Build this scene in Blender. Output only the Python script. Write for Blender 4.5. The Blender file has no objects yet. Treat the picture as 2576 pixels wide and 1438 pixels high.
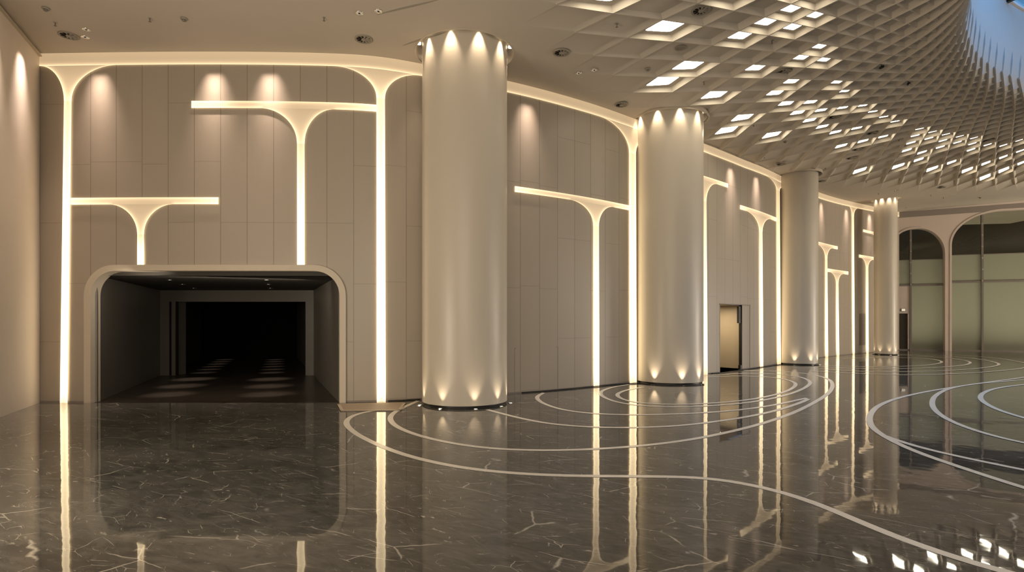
import bpy, bmesh, math, random
import numpy as np
from mathutils import Vector, Matrix
from mathutils.geometry import delaunay_2d_cdt

random.seed(7)
scene = bpy.context.scene
COL = scene.collection
PI = math.pi

# ------------------------------------------------------------------ camera
F, CX, HY, EYE = 1415.0, 1288.0, 805.0, 1.7
cam = bpy.data.cameras.new('camera')
cam.sensor_fit = 'HORIZONTAL'
cam.sensor_width = 36.0
cam.lens = 36.0 * F / 2576.0
cam.shift_y = (HY - 719.0) / 2576.0
cam.clip_end = 300
cam.clip_start = 0.05
co = bpy.data.objects.new('camera', cam)
COL.objects.link(co)
co.location = (0, 0, EYE)
co.rotation_euler = (PI / 2, 0, 0)
scene.camera = co
scene.view_settings.view_transform = 'Standard'
scene.view_settings.look = 'None'
scene.view_settings.exposure = 0.0
scene.cycles.use_adaptive_sampling = True
scene.cycles.adaptive_threshold = 0.1
scene.cycles.adaptive_min_samples = 16
scene.cycles.max_bounces = 5
scene.cycles.diffuse_bounces = 2
scene.cycles.glossy_bounces = 3
scene.cycles.transparent_max_bounces = 8
scene.cycles.caustics_reflective = False
scene.cycles.caustics_refractive = False
scene.cycles.sample_clamp_indirect = 4.0
scene.cycles.use_denoising = True

H0 = 7.2


def ceil_z(X):
    return H0 + .045 * min(max(X - 8.0, 0.0), 25.0)


def floor_pt(x, y):
    Y = F * EYE / (y - HY)
    return Vector(((x - CX) / F * Y, Y, 0))


def ceil_pt(x, y, dz=0.0):
    z = H0
    for _ in range(12):
        Y = F * (z - EYE) / (HY - y)
        X = (x - CX) / F * Y
        z = ceil_z(X) + dz
    return Vector((X, Y, z))


# ------------------------------------------------------------------ object helpers
def tag(o, label=None, cat=None, group=None, kind=None):
    if label: o['label'] = label
    if cat: o['category'] = cat
    if group: o['group'] = group
    if kind: o['kind'] = kind
    return o


def empty(name, loc=(0, 0, 0), rz=0.0):
    o = bpy.data.objects.new(name, None)
    o.empty_display_size = .1
    COL.objects.link(o)
    o.location = loc
    o.rotation_euler = (0, 0, rz)
    return o


def link(name, me, mat=None, parent=None, smooth=False, world=False):
    o = bpy.data.objects.new(name, me)
    COL.objects.link(o)
    if mat and not me.materials:
        me.materials.append(mat)
    if parent is not None:
        o.parent = parent
        if world:
            o.matrix_parent_inverse = parent.matrix_basis.inverted()
    if smooth:
        for p in me.polygons: p.use_smooth = True
    return o


def mesh(name, vs, fs, mat=None, parent=None, smooth=False, world=False):
    me = bpy.data.meshes.new(name)
    me.from_pydata([tuple(v) for v in vs], [], fs)
    me.update()
    return link(name, me, mat, parent, smooth, world)


class MB:
    """collects simple shapes into one mesh"""
    def __init__(s): s.v = []; s.f = []

    def add(s, vs, fs):
        b = len(s.v)
        s.v += [tuple(v) for v in vs]
        s.f += [tuple(i + b for i in f) for f in fs]
        return s

    def box(s, x0, x1, y0, y1, z0, z1, M=None):
        vs = [Vector((x, y, z)) for x in (x0, x1) for y in (y0, y1) for z in (z0, z1)]
        if M is not None: vs = [M @ v for v in vs]
        return s.add(vs, [(0, 1, 3, 2), (4, 6, 7, 5), (0, 4, 5, 1), (2, 3, 7, 6), (0, 2, 6, 4), (1, 5, 7, 3)])

    def lathe(s, prof, n=32, c=(0, 0, 0), M=None, close=False):
        vs = []
        for r, z in prof:
            for k in range(n):
                a = 2 * PI * k / n
                v = Vector((c[0] + r * math.cos(a), c[1] + r * math.sin(a), c[2] + z))
                vs.append(M @ v if M is not None else v)
        fs = []
        L = len(prof)
        for i in range(L if close else L - 1):
            j = (i + 1) % L
            for k in range(n):
                k2 = (k + 1) % n
                fs.append((i * n + k, i * n + k2, j * n + k2, j * n + k))
        if not close:
            if prof[0][0] > 1e-4: fs.append(tuple(range(n))[::-1])
            if prof[-1][0] > 1e-4: fs.append(tuple((L - 1) * n + k for k in range(n)))
        return s.add(vs, fs)

    def disc(s, r, z, n=32, c=(0, 0, 0)):
        vs = [(c[0] + r * math.cos(2 * PI * k / n), c[1] + r * math.sin(2 * PI * k / n), c[2] + z) for k in range(n)]
        return s.add(vs, [tuple(range(n))])

    def tube(s, pts, r, n=8):
        pts = [Vector(p) for p in pts]
        vs = []
        for i, p in enumerate(pts):
            t = (pts[min(i + 1, len(pts) - 1)] - pts[max(i - 1, 0)]).normalized()
            a = t.cross(Vector((0, 0, 1)))
            if a.length < 1e-3: a = Vector((1, 0, 0))
            a.normalize()
            b = t.cross(a)
            for k in range(n):
                w = 2 * PI * k / n
                vs.append(p + r * (math.cos(w) * a + math.sin(w) * b))
        fs = [tuple(range(n)), tuple((len(pts) - 1) * n + k for k in range(n))[::-1]]
        for i in range(len(pts) - 1):
            for k in range(n):
                fs.append((i * n + k, (i + 1) * n + k, (i + 1) * n + (k + 1) % n, i * n + (k + 1) % n))
        return s.add(vs, fs)

    def build(s, name, mat, parent=None, smooth=False, world=False):
        return mesh(name, s.v, s.f, mat, parent, smooth, world)


def copy_tree(o, parent=None):
    c = o.copy()
    COL.objects.link(c)
    if parent is not None: c.parent = parent
    for ch in list(o.children):
        copy_tree(ch, c)
    return c


def autosmooth(o, deg=35):
    me = o.data
    for p in me.polygons: p.use_smooth = True
    bm = bmesh.new(); bm.from_mesh(me)
    lim = math.radians(deg)
    for e in bm.edges:
        if len(e.link_faces) == 2 and e.calc_face_angle(0) > lim: e.smooth = False
    bm.to_mesh(me); bm.free()


# ------------------------------------------------------------------ materials
def srgb(r, g, b):
    f = lambda c: c / 12.92 if c <= .04045 else ((c + .055) / 1.055) ** 2.4
    return (f(r), f(g), f(b), 1.0)


class NT:
    def __init__(s, name):
        s.m = bpy.data.materials.new(name)
        s.m.use_nodes = True
        s.t = s.m.node_tree
        s.b = s.t.nodes['Principled BSDF']
        s.out = s.t.nodes['Material Output']

    def n(s, typ, **kw):
        x = s.t.nodes.new(typ)
        for k, v in kw.items():
            if k.startswith('i_'):
                x.inputs[k[2:].replace('_', ' ')].default_value = v
            else: setattr(x, k, v)
        return x

    def l(s, a, b): s.t.links.new(a, b); return s

    def math(s, op, a, b=None):
        x = s.n('ShaderNodeMath', operation=op)
        for i, v in enumerate((a, b)):
            if v is None: continue
            if isinstance(v, (int, float)): x.inputs[i].default_value = v
            else: s.l(v, x.inputs[i])
        return x.outputs[0]


def principled(name, col, rough=.6, spec=.5, metal=0.0, noise=.06, nscale=6.0, coat=0.0, ior=1.5):
    t = NT(name)
    b = t.b
    b.inputs['Roughness'].default_value = rough
    b.inputs['Specular IOR Level'].default_value = spec
    b.inputs['Metallic'].default_value = metal
    b.inputs['Coat Weight'].default_value = coat
    b.inputs['IOR'].default_value = ior
    tc = t.n('ShaderNodeTexCoord')
    nz = t.n('ShaderNodeTexNoise')
    nz.inputs['Scale'].default_value = nscale
    nz.inputs['Detail'].default_value = 4
    t.l(tc.outputs['Object'], nz.inputs['Vector'])
    mx = t.n('ShaderNodeMix', data_type='RGBA')
    mx.inputs['A'].default_value = tuple(c * (1 - noise) for c in col[:3]) + (1,)
    mx.inputs['B'].default_value = tuple(min(1, c * (1 + noise)) for c in col[:3]) + (1,)
    t.l(nz.outputs['Fac'], mx.inputs['Factor'])
    t.l(mx.outputs['Result'], b.inputs['Base Color'])
    return t.m


def emission(name, col, strength, lo=None):
    """light diffuser: emission scaled by the mesh's 'glow' attribute"""
    t = NT(name)
    b = t.b
    b.inputs['Base Color'].default_value = (.38, .32, .24, 1)
    b.inputs['Roughness'].default_value = .5
    if lo is None:
        b.inputs['Emission Color'].default_value = col
        b.inputs['Emission Strength'].default_value = strength
    else:
        at = t.n('ShaderNodeAttribute', attribute_name='glow')
        rp = t.n('ShaderNodeValToRGB')
        rp.color_ramp.elements[0].position = 0.0
        rp.color_ramp.elements[0].color = lo
        rp.color_ramp.elements[1].position = 1.0
        rp.color_ramp.elements[1].color = col
        t.l(t.math('MULTIPLY', at.outputs['Fac'], .4), rp.inputs['Fac'])
        t.l(rp.outputs['Color'], b.inputs['Emission Color'])
        t.l(t.math('MULTIPLY', at.outputs['Fac'], strength), b.inputs['Emission Strength'])
    return t.m


M = {}
M['ceiling'] = principled('ceiling_paint', (.56, .50, .42, 1), .75, .3, noise=.02, nscale=1.5)
M['plaster'] = principled('cream_plaster', (.86, .76, .66, 1), .6, .4, noise=.03, nscale=2.0)
M['column'] = principled('pearl_column_lacquer', (.56, .50, .41, 1), .36, .5, metal=0.0, noise=.02, nscale=1.0)
M['cream'] = principled('cream_trim', (.60, .52, .41, 1), .5, .4, noise=.02)
M['pinkwall'] = principled('beige_plaster', (.60, .50, .43, 1), .6, .4, noise=.03, nscale=1.0)
M['soffit'] = principled('taupe_soffit', (.25, .21, .175, 1), .6, .4, noise=.03)
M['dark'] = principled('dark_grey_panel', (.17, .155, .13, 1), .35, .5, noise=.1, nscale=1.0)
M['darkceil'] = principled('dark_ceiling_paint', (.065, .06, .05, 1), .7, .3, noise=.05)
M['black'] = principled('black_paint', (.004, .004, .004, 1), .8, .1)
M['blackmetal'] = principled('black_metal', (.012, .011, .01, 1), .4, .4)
M['rubber'] = principled('black_cable_rubber', (.01, .009, .008, 1), .5, .4)
M['grille'] = principled('grey_grille_metal', (.30, .265, .215, 1), .45, .5)
M['steel'] = principled('brushed_steel', (.45, .42, .38, 1), .3, .5, metal=.8)
M['chrome'] = principled('chrome', (.8, .78, .74, 1), .15, .5, metal=1.0)
M['mullion'] = principled('grey_mullion_metal', (.20, .175, .15, 1), .4, .5, metal=.2)
M['board'] = principled('floor_protection_board', (.42, .34, .25, 1), .6, .3, noise=.15, nscale=3.0)
M['inlay'] = principled('cream_stone_inlay', (.93, .86, .74, 1), .28, .35, noise=.05, nscale=9.0)
M['doorpaint'] = principled('beige_door_paint', (.36, .30, .22, 1), .5, .4, noise=.02)
M['sign'] = emission('lit_sign_face', (.80, .72, .55, 1), .8)
M['panel'] = emission('coffer_light_diffuser', (1.0, .90, .70, 1), 13.0)
M['bulb'] = emission('warm_lamp_lens', (1.0, .84, .6, 1), 6.0)
M['uplens'] = emission('uplight_lens', (1.0, .85, .6, 1), 6.0)
M['dimlens'] = emission('dim_lamp_lens', (1.0, .85, .65, 1), .35)
M['glow'] = emission('backlit_diffuser', (1.0, .77, .45, 1), 1.0, lo=(1.0, .70, .40, 1))

# feature wall: taupe lacquered panels with fine seams, laid out in metres along the wall (UV = distance along wall, height)
def wall_material():
    t = NT('taupe_wall_panels')
    b = t.b
    b.inputs['Roughness'].default_value = .38
    b.inputs['Specular IOR Level'].default_value = .5
    uv = t.n('ShaderNodeUVMap', uv_map='panel')
    sx = t.n('ShaderNodeSeparateXYZ')
    t.l(uv.outputs['UV'], sx.inputs[0])
    u, v = sx.outputs[0], sx.outputs[1]
    W = .54
    cell = t.math('FLOOR', t.math('DIVIDE', u, W))
    fr = t.math('MULTIPLY', t.math('ABSOLUTE', t.math('SUBTRACT', t.math('FRACT', t.math('DIVIDE', u, W)), .5)), W)
    seam = t.math('GREATER_THAN', fr, W / 2 - .006)
    # horizontal joints: panels 2.45 m tall, started at a different height in each column
    wn = t.n('ShaderNodeTexWhiteNoise', noise_dimensions='1D')
    t.l(cell, wn.inputs['W'])
    sh = t.math('MULTIPLY', t.math('ROUND', t.math('MULTIPLY', wn.outputs['Value'], 2.0)), 1.2)
    fv = t.math('MULTIPLY', t.math('FRACT', t.math('DIVIDE', t.math('ADD', v, sh), 2.45)), 2.45)
    hs = t.math('LESS_THAN', fv, .010)
    sm = t.math('MAXIMUM', seam, t.math('MULTIPLY', hs, .6))
    # fine vertical fluting on the upper panels
    fl = t.math('SINE', t.math('MULTIPLY', u, 2 * PI / .036))
    up = t.math('GREATER_THAN', v, 4.6)
    wn2 = t.n('ShaderNodeTexWhiteNoise', noise_dimensions='1D')
    t.l(t.math('ADD', cell, 31.7), wn2.inputs['W'])
    mx = t.n('ShaderNodeMix', data_type='RGBA')
    mx.inputs['A'].default_value = (.40, .345, .275, 1)
    mx.inputs['B'].default_value = (.43, .372, .298, 1)
    t.l(wn2.outputs['Value'], mx.inputs['Factor'])
    m2 = t.n('ShaderNodeMix', data_type='RGBA')
    m2.inputs['B'].default_value = (.16, .13, .10, 1)
    t.l(mx.outputs['Result'], m2.inputs['A'])
    t.l(t.math('MULTIPLY', sm, .75), m2.inputs['Factor'])
    t.l(m2.outputs['Result'], b.inputs['Base Color'])
    bp = t.n('ShaderNodeBump')
    bp.inputs['Strength'].default_value = .25
    bp.inputs['Distance'].default_value = .003
    t.l(t.math('SUBTRACT', t.math('MULTIPLY', t.math('MULTIPLY', fl, up), .4), t.math('MULTIPLY', sm, 2.0)), bp.inputs['Height'])
    t.l(bp.outputs['Normal'], b.inputs['Normal'])
    return t.m


M['wall'] = wall_material()


def floor_material(name, base_lo, base_hi, vein_amt, rough, ior, bump):
    t = NT(name)
    b = t.b
    tc = t.n('ShaderNodeTexCoord')
    mp = t.n('ShaderNodeMapping')
    mp.inputs['Rotation'].default_value = (0, 0, .5)
    t.l(tc.outputs['Object'], mp.inputs['Vector'])
    P = mp.outputs['Vector']
    n1 = t.n('ShaderNodeTexNoise'); n1.inputs['Scale'].default_value = .55; n1.inputs['Detail'].default_value = 7; n1.inputs['Roughness'].default_value = .62
    t.l(P, n1.inputs['Vector'])
    st = t.n('ShaderNodeMapping'); st.inputs['Scale'].default_value = (1.0, 2.6, 1)
    t.l(P, st.inputs['Vector'])
    n2 = t.n('ShaderNodeTexNoise'); n2.inputs['Scale'].default_value = 2.6; n2.inputs['Detail'].default_value = 8; n2.inputs['Roughness'].default_value = .7; n2.inputs['Distortion'].default_value = 1.2
    t.l(st.outputs['Vector'], n2.inputs['Vector'])
    base = t.n('ShaderNodeMix', data_type='RGBA')
    base.inputs['A'].default_value = base_lo
    base.inputs['B'].default_value = base_hi
    k = t.math('ADD', t.math('MULTIPLY', n1.outputs['Fac'], .55), t.math('MULTIPLY', n2.outputs['Fac'], .6))
    rp = t.n('ShaderNodeMapRange'); rp.inputs['From Min'].default_value = .38; rp.inputs['From Max'].default_value = .75
    t.l(k, rp.inputs['Value'])
    t.l(rp.outputs['Result'], base.inputs['Factor'])
    # thin pale veins: cell edges of a distorted voronoi, broken up by noise
    dn = t.n('ShaderNodeTexNoise'); dn.inputs['Scale'].default_value = 1.1; dn.inputs['Detail'].default_value = 5
    t.l(P, dn.inputs['Vector'])
    va = t.n('ShaderNodeVectorMath', operation='MULTIPLY_ADD')
    va.inputs[1].default_value = (.5, .5, .5)
    t.l(dn.outputs['Color'], va.inputs[0]); t.l(st.outputs['Vector'], va.inputs[2])
    veins = None
    for sc, w, thr in ((.7, .010, .50), (1.9, .011, .52), (4.3, .014, .56)):
        vo = t.n('ShaderNodeTexVoronoi', feature='DISTANCE_TO_EDGE'); vo.inputs['Scale'].default_value = sc
        t.l(va.outputs[0], vo.inputs['Vector'])
        mr = t.n('ShaderNodeMapRange'); mr.inputs['From Min'].default_value = 0.0; mr.inputs['From Max'].default_value = w
        mr.inputs['To Min'].default_value = 1.0; mr.inputs['To Max'].default_value = 0.0
        t.l(vo.outputs['Distance'], mr.inputs['Value'])
        gn = t.n('ShaderNodeTexNoise'); gn.inputs['Scale'].default_value = 1.4 * sc + 1; gn.inputs['Detail'].default_value = 4
        t.l(P, gn.inputs['Vector'])
        gm = t.n('ShaderNodeMapRange'); gm.inputs['From Min'].default_value = thr; gm.inputs['From Max'].default_value = thr + .07
        t.l(gn.outputs['Fac'], gm.inputs['Value'])
        v1 = t.math('MULTIPLY', mr.outputs['Result'], gm.outputs['Result'])
        veins = v1 if veins is None else t.math('MAXIMUM', veins, v1)
    # scattered pale flakes
    fo = t.n('ShaderNodeTexNoise'); fo.inputs['Scale'].default_value = 5.5; fo.inputs['Detail'].default_value = 6; fo.inputs['Roughness'].default_value = .6
    t.l(va.outputs[0], fo.inputs['Vector'])
    fm = t.n('ShaderNodeMapRange'); fm.inputs['From Min'].default_value = .66; fm.inputs['From Max'].default_value = .71
    t.l(fo.outputs['Fac'], fm.inputs['Value'])
    veins = t.math('MAXIMUM', veins, t.math('MULTIPLY', fm.outputs['Result'], .8))
    m2 = t.n('ShaderNodeMix', data_type='RGBA')
    m2.inputs['B'].default_value = (.62, .57, .48, 1)
    t.l(base.outputs['Result'], m2.inputs['A'])
    t.l(t.math('MULTIPLY', veins, vein_amt), m2.inputs['Factor'])
    t.l(m2.outputs['Result'], b.inputs['Base Color'])
    b.inputs['Roughness'].default_value = rough
    b.inputs['IOR'].default_value = ior
    # slightly uneven polish
    bn = t.n('ShaderNodeTexNoise'); bn.inputs['Scale'].default_value = 2.3; bn.inputs['Detail'].default_value = 2
    t.l(tc.outputs['Object'], bn.inputs['Vector'])
    bp = t.n('ShaderNodeBump'); bp.inputs['Strength'].default_value = bump; bp.inputs['Distance'].default_value = .004
    t.l(bn.outputs['Fac'], bp.inputs['Height'])
    t.l(bp.outputs['Normal'], b.inputs['Normal'])
    return t.m


M['floor'] = floor_material('grey_brown_marble', (.030, .029, .025, 1), (.180, .170, .146, 1), .9, .028, 1.52, .32)
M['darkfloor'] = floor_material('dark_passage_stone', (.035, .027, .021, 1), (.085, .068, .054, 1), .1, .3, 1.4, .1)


def glass_material():
    t = NT('clear_window_glass')
    t.t.nodes.remove(t.b)
    tr = t.n('ShaderNodeBsdfTransparent'); tr.inputs['Color'].default_value = (.62, .66, .58, 1)
    gl = t.n('ShaderNodeBsdfGlossy'); gl.inputs['Roughness'].default_value = .02
    fr = t.n('ShaderNodeFresnel'); fr.inputs['IOR'].default_value = 1.7
    mx = t.n('ShaderNodeMixShader')
    t.l(fr.outputs[0], mx.inputs[0]); t.l(tr.outputs[0], mx.inputs[1]); t.l(gl.outputs[0], mx.inputs[2])
    t.l(mx.outputs[0], t.out.inputs['Surface'])
    return t.m


M['glass'] = glass_material()


def frosted():
    t = NT('frosted_green_glass')
    t.t.nodes.remove(t.b)
    tc = t.n('ShaderNodeTexCoord')
    nz = t.n('ShaderNodeTexNoise'); nz.inputs['Scale'].default_value = .5
    t.l(tc.outputs['Object'], nz.inputs['Vector'])
    bp = t.n('ShaderNodeBump'); bp.inputs['Strength'].default_value = .25; bp.inputs['Distance'].default_value = .03
    t.l(nz.outputs['Fac'], bp.inputs['Height'])
    df = t.n('ShaderNodeBsdfDiffuse'); df.inputs['Color'].default_value = (.33, .335, .25, 1)
    tl = t.n('ShaderNodeBsdfTranslucent'); tl.inputs['Color'].default_value = (.55, .58, .45, 1)
    m1 = t.n('ShaderNodeMixShader'); m1.inputs[0].default_value = .5
    t.l(df.outputs[0], m1.inputs[1]); t.l(tl.outputs[0], m1.inputs[2])
    gl = t.n('ShaderNodeBsdfGlossy'); gl.inputs['Roughness'].default_value = .04
    t.l(bp.outputs['Normal'], gl.inputs['Normal'])
    fr = t.n('ShaderNodeFresnel'); fr.inputs['IOR'].default_value = 1.55
    mx = t.n('ShaderNodeMixShader')
    t.l(fr.outputs[0], mx.inputs[0]); t.l(m1.outputs[0], mx.inputs[1]); t.l(gl.outputs[0], mx.inputs[2])
    t.l(mx.outputs[0], t.out.inputs['Surface'])
    return t.m


M['frosted'] = frosted()

# ------------------------------------------------------------------ feature wall plan
def catmull(pts, n=24):
    pts = [Vector(p) for p in pts]
    P = [pts[0] * 2 - pts[1]] + pts + [pts[-1] * 2 - pts[-2]]
    out = []
    for i in range(1, len(P) - 2):
        p0, p1, p2, p3 = P[i - 1], P[i], P[i + 1], P[i + 2]
        t01 = max((p1 - p0).length, 1e-6) ** .5; t12 = max((p2 - p1).length, 1e-6) ** .5; t23 = max((p3 - p2).length, 1e-6) ** .5
        m1 = (p2 - p1) + t12 * ((p1 - p0) / t01 - (p2 - p0) / (t01 + t12))
        m2 = (p2 - p1) + t12 * ((p3 - p2) / t23 - (p3 - p1) / (t12 + t23))
        for k in range(n):
            t = k / n
            out.append((2 * t**3 - 3 * t**2 + 1) * p1 + (t**3 - 2 * t**2 + t) * m1 + (-2 * t**3 + 3 * t**2) * p2 + (t**3 - t**2) * m2)
    out.append(pts[-1])
    return out


def resample(pts, step):
    A = np.array([list(p) for p in pts])
    d = np.concatenate([[0], np.cumsum(np.linalg.norm(np.diff(A, axis=0), axis=1))])
    n = max(2, int(round(d[-1] / step)))
    s = np.linspace(0, d[-1], n + 1)
    return np.stack([np.interp(s, d, A[:, k]) for k in range(A.shape[1])], 1), s


WPX = [(100, 1012), (300, 1013), (550, 1013.5), (800, 1012.5), (960, 1010), (1060, 1004), (1290, 990), (1500, 972), (1590, 962), (1780, 941),
       (1910, 924), (1960, 915.5), (2061, 899.5), (2118, 893), (2196, 886), (2262, 880.3)]
wp = [floor_pt(x, y) for x, y in WPX]
WA, _ = resample(catmull(wp), .1)
for _ in range(40):                                   # fair the curve, ends fixed
    WA[1:-1] = .5 * WA[1:-1] + .25 * (WA[:-2] + WA[2:])
WA, WS = resample([Vector(p) for p in WA], .1)
WLEN = WS[-1]
WPXX = CX + F * WA[:, 0] / WA[:, 1]                   # where each wall station is seen


def w_at(s):
    return float(np.interp(s, WS, WA[:, 0])), float(np.interp(s, WS, WA[:, 1]))


def w_n(s):
    a, b = w_at(max(0, s - .15)), w_at(min(WLEN, s + .15))
    t = Vector((b[0] - a[0], b[1] - a[1], 0)).normalized()
    return Vector((t.y, -t.x, 0))


def w_s(x):                                           # station of the wall under image column x
    return float(np.interp(x, WPXX, WS))


def w_z(x, y):
    return EYE + (HY - y) * w_at(w_s(x))[1] / F


def w_p(s, z, off=0.0):
    X, Y = w_at(s); n = w_n(s)
    return Vector((X, Y, 0)) + n * off + Vector((0, 0, z))


def s_range(s0, s1, step=.12):
    n = max(1, int(math.ceil((s1 - s0) / step)))
    return [s0 + (s1 - s0) * i / n for i in range(n + 1)]


# ------------------------------------------------------------------ floor
fl = MB()
fl.add([(-14, -16, 0), (50, -16, 0), (50, 36, 0), (-14, 36, 0)], [(0, 1, 2, 3)])
floor = fl.build('floor', M['floor'])
tag(floor, 'polished grey brown marble floor with thin pale veins', 'floor', kind='structure')

INL = [
    [(1012, 1024), (960, 1030), (912, 1037), (882, 1048), (870, 1062), (880, 1078), (905, 1096), (950, 1118), (1010, 1141), (1080, 1160), (1170, 1177), (1280, 1189), (1400, 1195.5), (1540, 1197.5), (1680, 1198.5),
     (1790, 1203), (1900, 1221), (1980, 1241), (2070, 1272), (2200, 1328), (2330, 1378), (2430, 1411), (2540, 1442), (2700, 1482)],
    [(1052, 1008), (1020, 1022), (993, 1036), (981, 1049), (988, 1065), (1010, 1079), (1060, 1097), (1140, 1115), (1240, 1128), (1360, 1132.5), (1480, 1130), (1600, 1122), (1720, 1108), (1830, 1087), (1920, 1064), (1990, 1040),
     (2050, 1011), (2085, 987), (2094, 966), (2083, 953), (2050, 943), (2000, 936), (1930, 932), (1870, 931)],
    [(1226, 1030), (1290, 1047), (1380, 1065), (1490, 1074), (1600, 1075), (1700, 1071), (1800, 1060), (1890, 1046), (1960, 1030), (2020, 1010), (2034, 1003)],
    [(1368, 988), (1352, 996), (1352, 1004), (1375, 1018), (1430, 1033), (1510, 1041), (1600, 1043), (1700, 1041), (1800, 1036), (1890, 1027), (1960, 1016), (2010, 1005), (2030, 1001)],
    [(1582, 967), (1540, 974), (1513, 984), (1511, 992), (1528, 1003), (1570, 1015), (1640, 1022), (1720, 1023), (1810, 1019), (1890, 1011), (1960, 998), (2010, 982), (2036, 967), (2036, 958), (2012, 948), (1960, 941), (1900, 939), (1840, 940), (1780, 943.5)],
    [(1620, 973), (1580, 980), (1555, 989), (1553, 996), (1575, 1007), (1620, 1014), (1690, 1017), (1770, 1015), (1860, 1008), (1930, 997), (1980, 983), (2001, 969), (1997, 961), (1970, 953), (1920, 947), (1850, 945), (1782, 948)],
    [(2640, 938), (2560, 951), (2470, 963), (2390, 975), (2320, 987), (2250, 1004), (2210, 1021), (2190, 1042), (2188, 1062), (2200, 1080), (2240, 1106), (2300, 1134), (2380, 1163), (2470, 1193), (2576, 1227), (2760, 1280)],
    [(2222, 1095), (2270, 1112), (2340, 1132), (2430, 1152), (2510, 1169), (2580, 1183), (2740, 1212)],
    [(2640, 951), (2540, 958), (2450, 966), (2390, 977), (2355, 994), (2345, 1012), (2353, 1032), (2385, 1055), (2440, 1078), (2510, 1099), (2576, 1114), (2720, 1142)],
    [(2640, 962), (2576, 967), (2510, 976), (2478, 986), (2466, 999), (2476, 1012), (2510, 1030), (2576, 1051), (2680, 1078)],
    [(2120, 902), (2180, 899.5), (2260, 899), (2330, 901.5), (2360, 906), (2369, 910.5), (2355, 915), (2310, 919.5), (2230, 921.5), (2150, 921.5), (2066, 919)],
    [(2258, 892.3), (2330, 896), (2390, 901), (2430, 907), (2441, 912.5), (2425, 918), (2370, 923), (2290, 926.5), (2200, 927), (2120, 925.5), (2060, 922)],
    [(2262, 890.6), (2340, 893.5), (2420, 898), (2480, 906), (2513, 915.5), (2500, 921), (2450, 927.5), (2370, 932.5), (2280, 934.5), (2180, 934), (2100, 930), (2062, 927)],
    [(2330, 890), (2420, 893.5), (2500, 900), (2560, 909), (2590, 917), (2576, 925), (2520, 932), (2440, 938), (2350, 941.5), (2260, 942.5), (2170, 940), (2100, 936), (2042, 934)],
]
for li, L in enumerate(INL):
    c, _ = resample(catmull([floor_pt(x, y) for x, y in L], 14), .12)
    for _ in range(6): c[1:-1] = .5 * c[1:-1] + .25 * (c[:-2] + c[2:])
    vs, fs = [], []
    for i in range(len(c)):
        t = Vector(c[min(i + 1, len(c) - 1)] - c[max(i - 1, 0)]); t.z = 0; t.normalize()
        n = Vector((-t.y, t.x, 0)) * .048
        p = Vector(c[i]); p.z = .0022 + .0004 * li
        vs += [p + n, p - n]
        if i: fs.append((2 * i - 2, 2 * i - 1, 2 * i + 1, 2 * i))
    mesh('inlay_line', vs, fs, M['inlay'], floor)

# ------------------------------------------------------------------ corridor and wall openings
zi = 2.71; zo = 2.835                                  # opening and surround heights
s_i0, s_i1 = w_s(232), w_s(855)
s_o0, s_o1 = w_s(215), w_s(871)
R_i, R_o = .50, .63


def arch_top(s, s0, s1, zt, R):
    d = min(s - s0, s1 - s)
    if d >= R: return zt
    d = max(d, 0)
    return zt - R + math.sqrt(max(0, R * R - (R - d) ** 2))


def arch_s(s0, s1, R, step=.25, nc=14):
    a = [R * (1 - math.cos(PI / 2 * k / nc)) for k in range(nc + 1)]
    mid = s_range(s0 + R, s1 - R, step)
    return [s0 + x for x in a] + mid[1:-1] + [s1 - x for x in a[::-1]]


d_s0, d_s1 = w_s(1810), w_s(1866.5)
DOOR_H = 2.22


def strips(stations, low, high, pt):
    """a wall surface: a column of quads between low(s) and high(s) for each pair of neighbouring stations"""
    vs, fs, uvs = [], [], []
    for a, b in zip(stations[:-1], stations[1:]):
        if b - a < 1e-6: continue
        e = 1e-5
        la, lb, ha, hb = low(a + e), low(b - e), high(a), high(b)
        nz = 4
        k0 = len(vs)
        for k in range(nz + 1):
            t = k / nz
            za, zb = la + (ha - la) * t, lb + (hb - lb) * t
            vs += [pt(a, za), pt(b, zb)]
            uvs += [(a, za), (b, zb)]
            if k: fs.append((k0 + 2 * k - 2, k0 + 2 * k - 1, k0 + 2 * k + 1, k0 + 2 * k))
    return vs, fs, uvs


def uv_mesh(name, vs, fs, uvs, mat):
    o = mesh(name, vs, fs, mat)
    me = o.data
    uv = me.uv_layers.new(name='panel')
    for lp in me.loops: uv.data[lp.index].uv = uvs[lp.vertex_index]
    bm = bmesh.new(); bm.from_mesh(me)
    bmesh.ops.remove_doubles(bm, verts=bm.verts, dist=1e-4)
    bm.to_mesh(me); bm.free()
    for p in me.polygons: p.use_smooth = True
    return o


def low_main(s):
    if s_i0 < s < s_i1: return arch_top(s, s_i0, s_i1, zi, R_i)
    if d_s0 < s < d_s1: return DOOR_H
    return 0.0


st = sorted(set([round(x, 5) for x in s_range(0, s_i0) + arch_s(s_i0, s_i1, R_i) + s_range(s_i1, d_s0) + [d_s0, d_s1] + s_range(d_s1, WLEN)]))
vs, fs, uvs = strips(st, low_main, lambda s: ceil_z(w_at(s)[0]) + .12, lambda s, z: w_p(s, z))
wall_front = uv_mesh('wall_front', vs, fs, uvs, M['wall'])
tag(wall_front, 'taupe panelled feature wall with glowing branching light channels', 'wall', kind='structure')

# surround of the passage mouth
vs, fs = [], []
OUT = [(s_o0, 0.0)] + [(s, arch_top(s, s_o0, s_o1, zo, R_o)) for s in arch_s(s_o0, s_o1, R_o)] + [(s_o1, 0.0)]
INN = [(s_i0, 0.0)] + [(s, arch_top(s, s_i0, s_i1, zi, R_i)) for s in arch_s(s_i0, s_i1, R_i)] + [(s_i1, 0.0)]


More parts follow.
